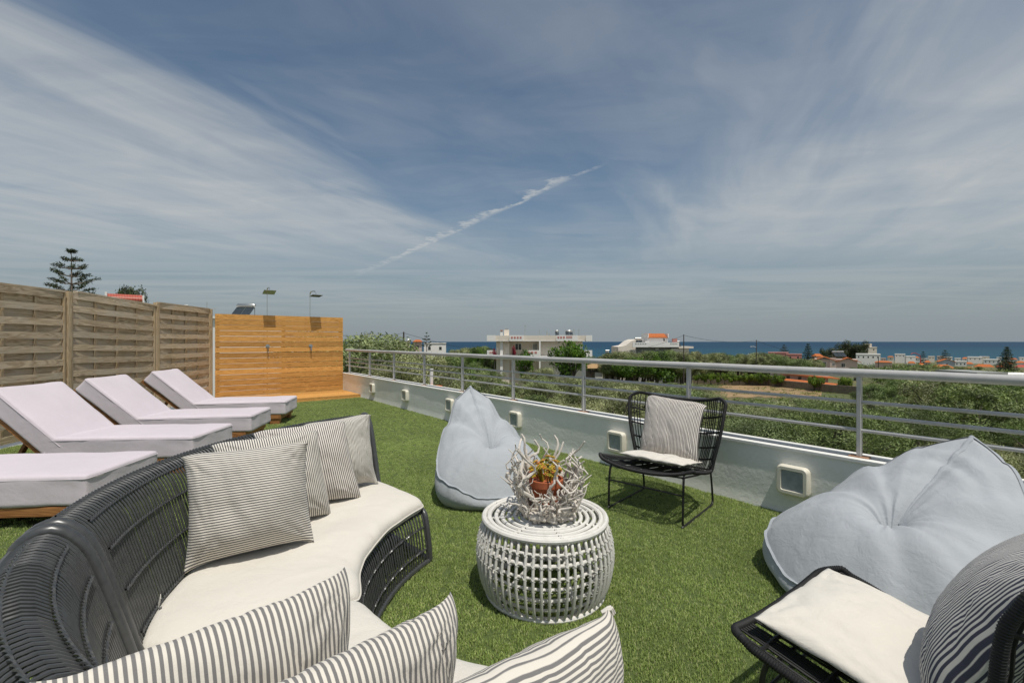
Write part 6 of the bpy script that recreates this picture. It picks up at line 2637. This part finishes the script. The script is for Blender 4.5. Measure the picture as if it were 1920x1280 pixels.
# araucarias: straight trunk with whorls of tufted branches
def araucaria(label, px, d, py_top, py_foot, n_whorl, reach, gappy, dens, zfoot=None, up=0.15, col=0.0):
    x = (px - 960) / F * d
    zt_ = H + (640 - py_top) / F * d
    zb = zt(x, d) if zfoot is None else zfoot
    zlow = H + (640 - py_foot) / F * d
    th = thing('araucaria_tree', label, 'araucaria', (x, d, zb), 0, 'araucaria trees')
    mb = MB((x, d, zb))
    Ht = zt_ - zb
    mb.tube([(x, d, zb - 0.2), (x, d, zb + Ht * 0.5), (x, d, zt_)], [0.018 * Ht, 0.011 * Ht, 0.02], 7)
    rg = np.random.default_rng(int(px))
    V2, F2 = [], []
    cnt = 0
    for wv_ in range(n_whorl):
        q = wv_ / max(1, n_whorl - 1)
        z = lerp(zt_ - 0.02 * Ht, zlow, q ** 0.92)
        ln = reach * (0.10 + 0.90 * q ** 0.75) * (1 - 0.18 * max(0, q - 0.8) / 0.2)
        nb_ = 5 if wv_ % 2 else 6
        for k in range(nb_):
            a = 2 * PI * k / nb_ + wv_ * 0.7 + rg.uniform(-0.15, 0.15)
            l2 = ln * rg.uniform(0.75, 1.1)
            dr = Vector((math.cos(a), math.sin(a), 0))
            tip = Vector((x, d, z)) + dr * l2 + Vector((0, 0, l2 * (up + rg.uniform(-0.05, 0.1))))
            p0 = Vector((x, d, z))
            mid = p0.lerp(tip, 0.5) - Vector((0, 0, l2 * 0.06))
            mb.tube([p0, mid, tip], [0.006 * Ht * (1 - 0.5 * q) + 0.01, 0.02 + 0.002 * Ht, 0.01], 4, caps=False)
            n_t = max(2, int(l2 / (reach * 0.16)))
            for j in range(n_t):
                qq = lerp(gappy, 1.0, (j + 0.5) / n_t)
                c = p0.lerp(mid, qq * 2) if qq < 0.5 else mid.lerp(tip, qq * 2 - 1)
                c = c + Vector((0, 0, reach * 0.015))
                v, f = leaves_np([tuple(c)], [reach * (0.065 + 0.055 * qq)], dens, reach * 0.085, reach * 0.012, rg, 0.2, 0.42)
                V2.append(v)
                F2.append(f + cnt)
                cnt += len(v)
    mb.build('trunk', M['bark_pale'], th, True)
    me_ = mesh_np('foliage', np.concatenate(V2) - np.array([x, d, zb]), np.concatenate(F2))
    obj('crown', me_, M['conifer'], th)
    return th


araucaria('tall araucaria tree standing above the fence at the far left', 134, 58, 468, 560, 7, 3.4, 0.52, 34, up=0.26)
araucaria('small araucaria above the olives near the left end of the sea', 800, 120, 623, 650, 5, 1.7, 0.5, 50, up=0.3)
araucaria('small araucaria above the pink building', 1470, 310, 646, 664, 7, 4.0, 0.15, 40, up=0.15)
araucaria('dark narrow araucaria in front of the pink blocky building', 1515, 245, 645, 684, 12, 5.2, 0.05, 46, up=-0.05)
araucaria('small araucaria behind the bluish gabled house', 1772, 420, 657, 680, 8, 7.0, 0.1, 36, up=0.1)
araucaria('short araucaria near the red crane boom', 1731, 430, 660, 684, 8, 6.0, 0.1, 36, up=0.1)
araucaria('tall dense araucaria at the right edge in front of the sea', 1888, 235, 651, 700, 17, 5.6, 0.05, 46, up=-0.02)
# conifer and tree behind the red roofed house
LF = tree_proto(350, 4.6, 2.2, 7000, 0.15, 0.045, 'darkpine', 26, 0.9, clump=(0.3, 0.55))
single('dark green tree behind the red roofed house at the left', 'broadleaf_tree', 'tree', 250, 52, 527, LF, 0.36)
single('dark green tree tops left of the red roof', 'broadleaf_tree', 'tree', 226, 54, 529, LF, 0.30)

# everything further out that reads as one green mass
rg = np.random.default_rng(77)
cen, rad = [], []
while len(cen) < 3600:
    d = rg.uniform(150, 900) if rg.random() < 0.7 else rg.uniform(110, 320)
    px = rg.uniform(600, 2050)
    x = (px - 960) / F * d
    if nz(x * 0.012, d * 0.012, 4) < -0.18 and d > 300:
        continue
    if d < 175 and 1070 < px < 1620:
        continue
    if d < 200 and 1500 < px < 1640:
        continue
    g = zt(x, d)
    r_ = rg.uniform(1.5, 2.9) * (1 if d < 300 else 1.35)
    top = 640 - (g + 2 * r_ - H) / d * F
    lim = 655 if px < 900 else (664 if px < 1440 else (676 if px < 1640 else 683 - (d - 150) * 0.014))
    if px > 1640 and d < 400:
        lim = 677 if px < 1760 else 686
    if top < lim:
        continue
    cen.append((x, d, g + r_ * 0.75))
    rad.append(r_)
v, f = leaves_np(cen, rad, 170000, 0.75, 0.20, rg, 0.55, 0.8)
o_ = obj('distant_trees', mesh_np('distant_trees', v, f), M['olive_dark'])
tag(o_, 'distant green mass of trees and shrubs between the far houses', 'trees', kind='stuff')
# weeds and grass on the field and under the trees
pts, rr_ = [], []
for k in range(2600):
    d = rg.uniform(50, 125)
    px = rg.uniform(1280, 1640)
    x = (px - 960) / F * d
    if nz(x * 0.15, d * 0.15, 8) < 0.02:
        continue
    pts.append((x, d, zt(x, d) + 0.03))
    rr_.append(rg.uniform(0.15, 0.4))
v, f = leaves_np(pts, rr_, 16000, 0.30, 0.035, rg, 0.1, 0.35)
o_ = obj('field_weeds', mesh_np('field_weeds', v, f), M['vine'])
tag(o_, 'patchy weeds and grass growing on the ochre field', 'weeds', kind='stuff')
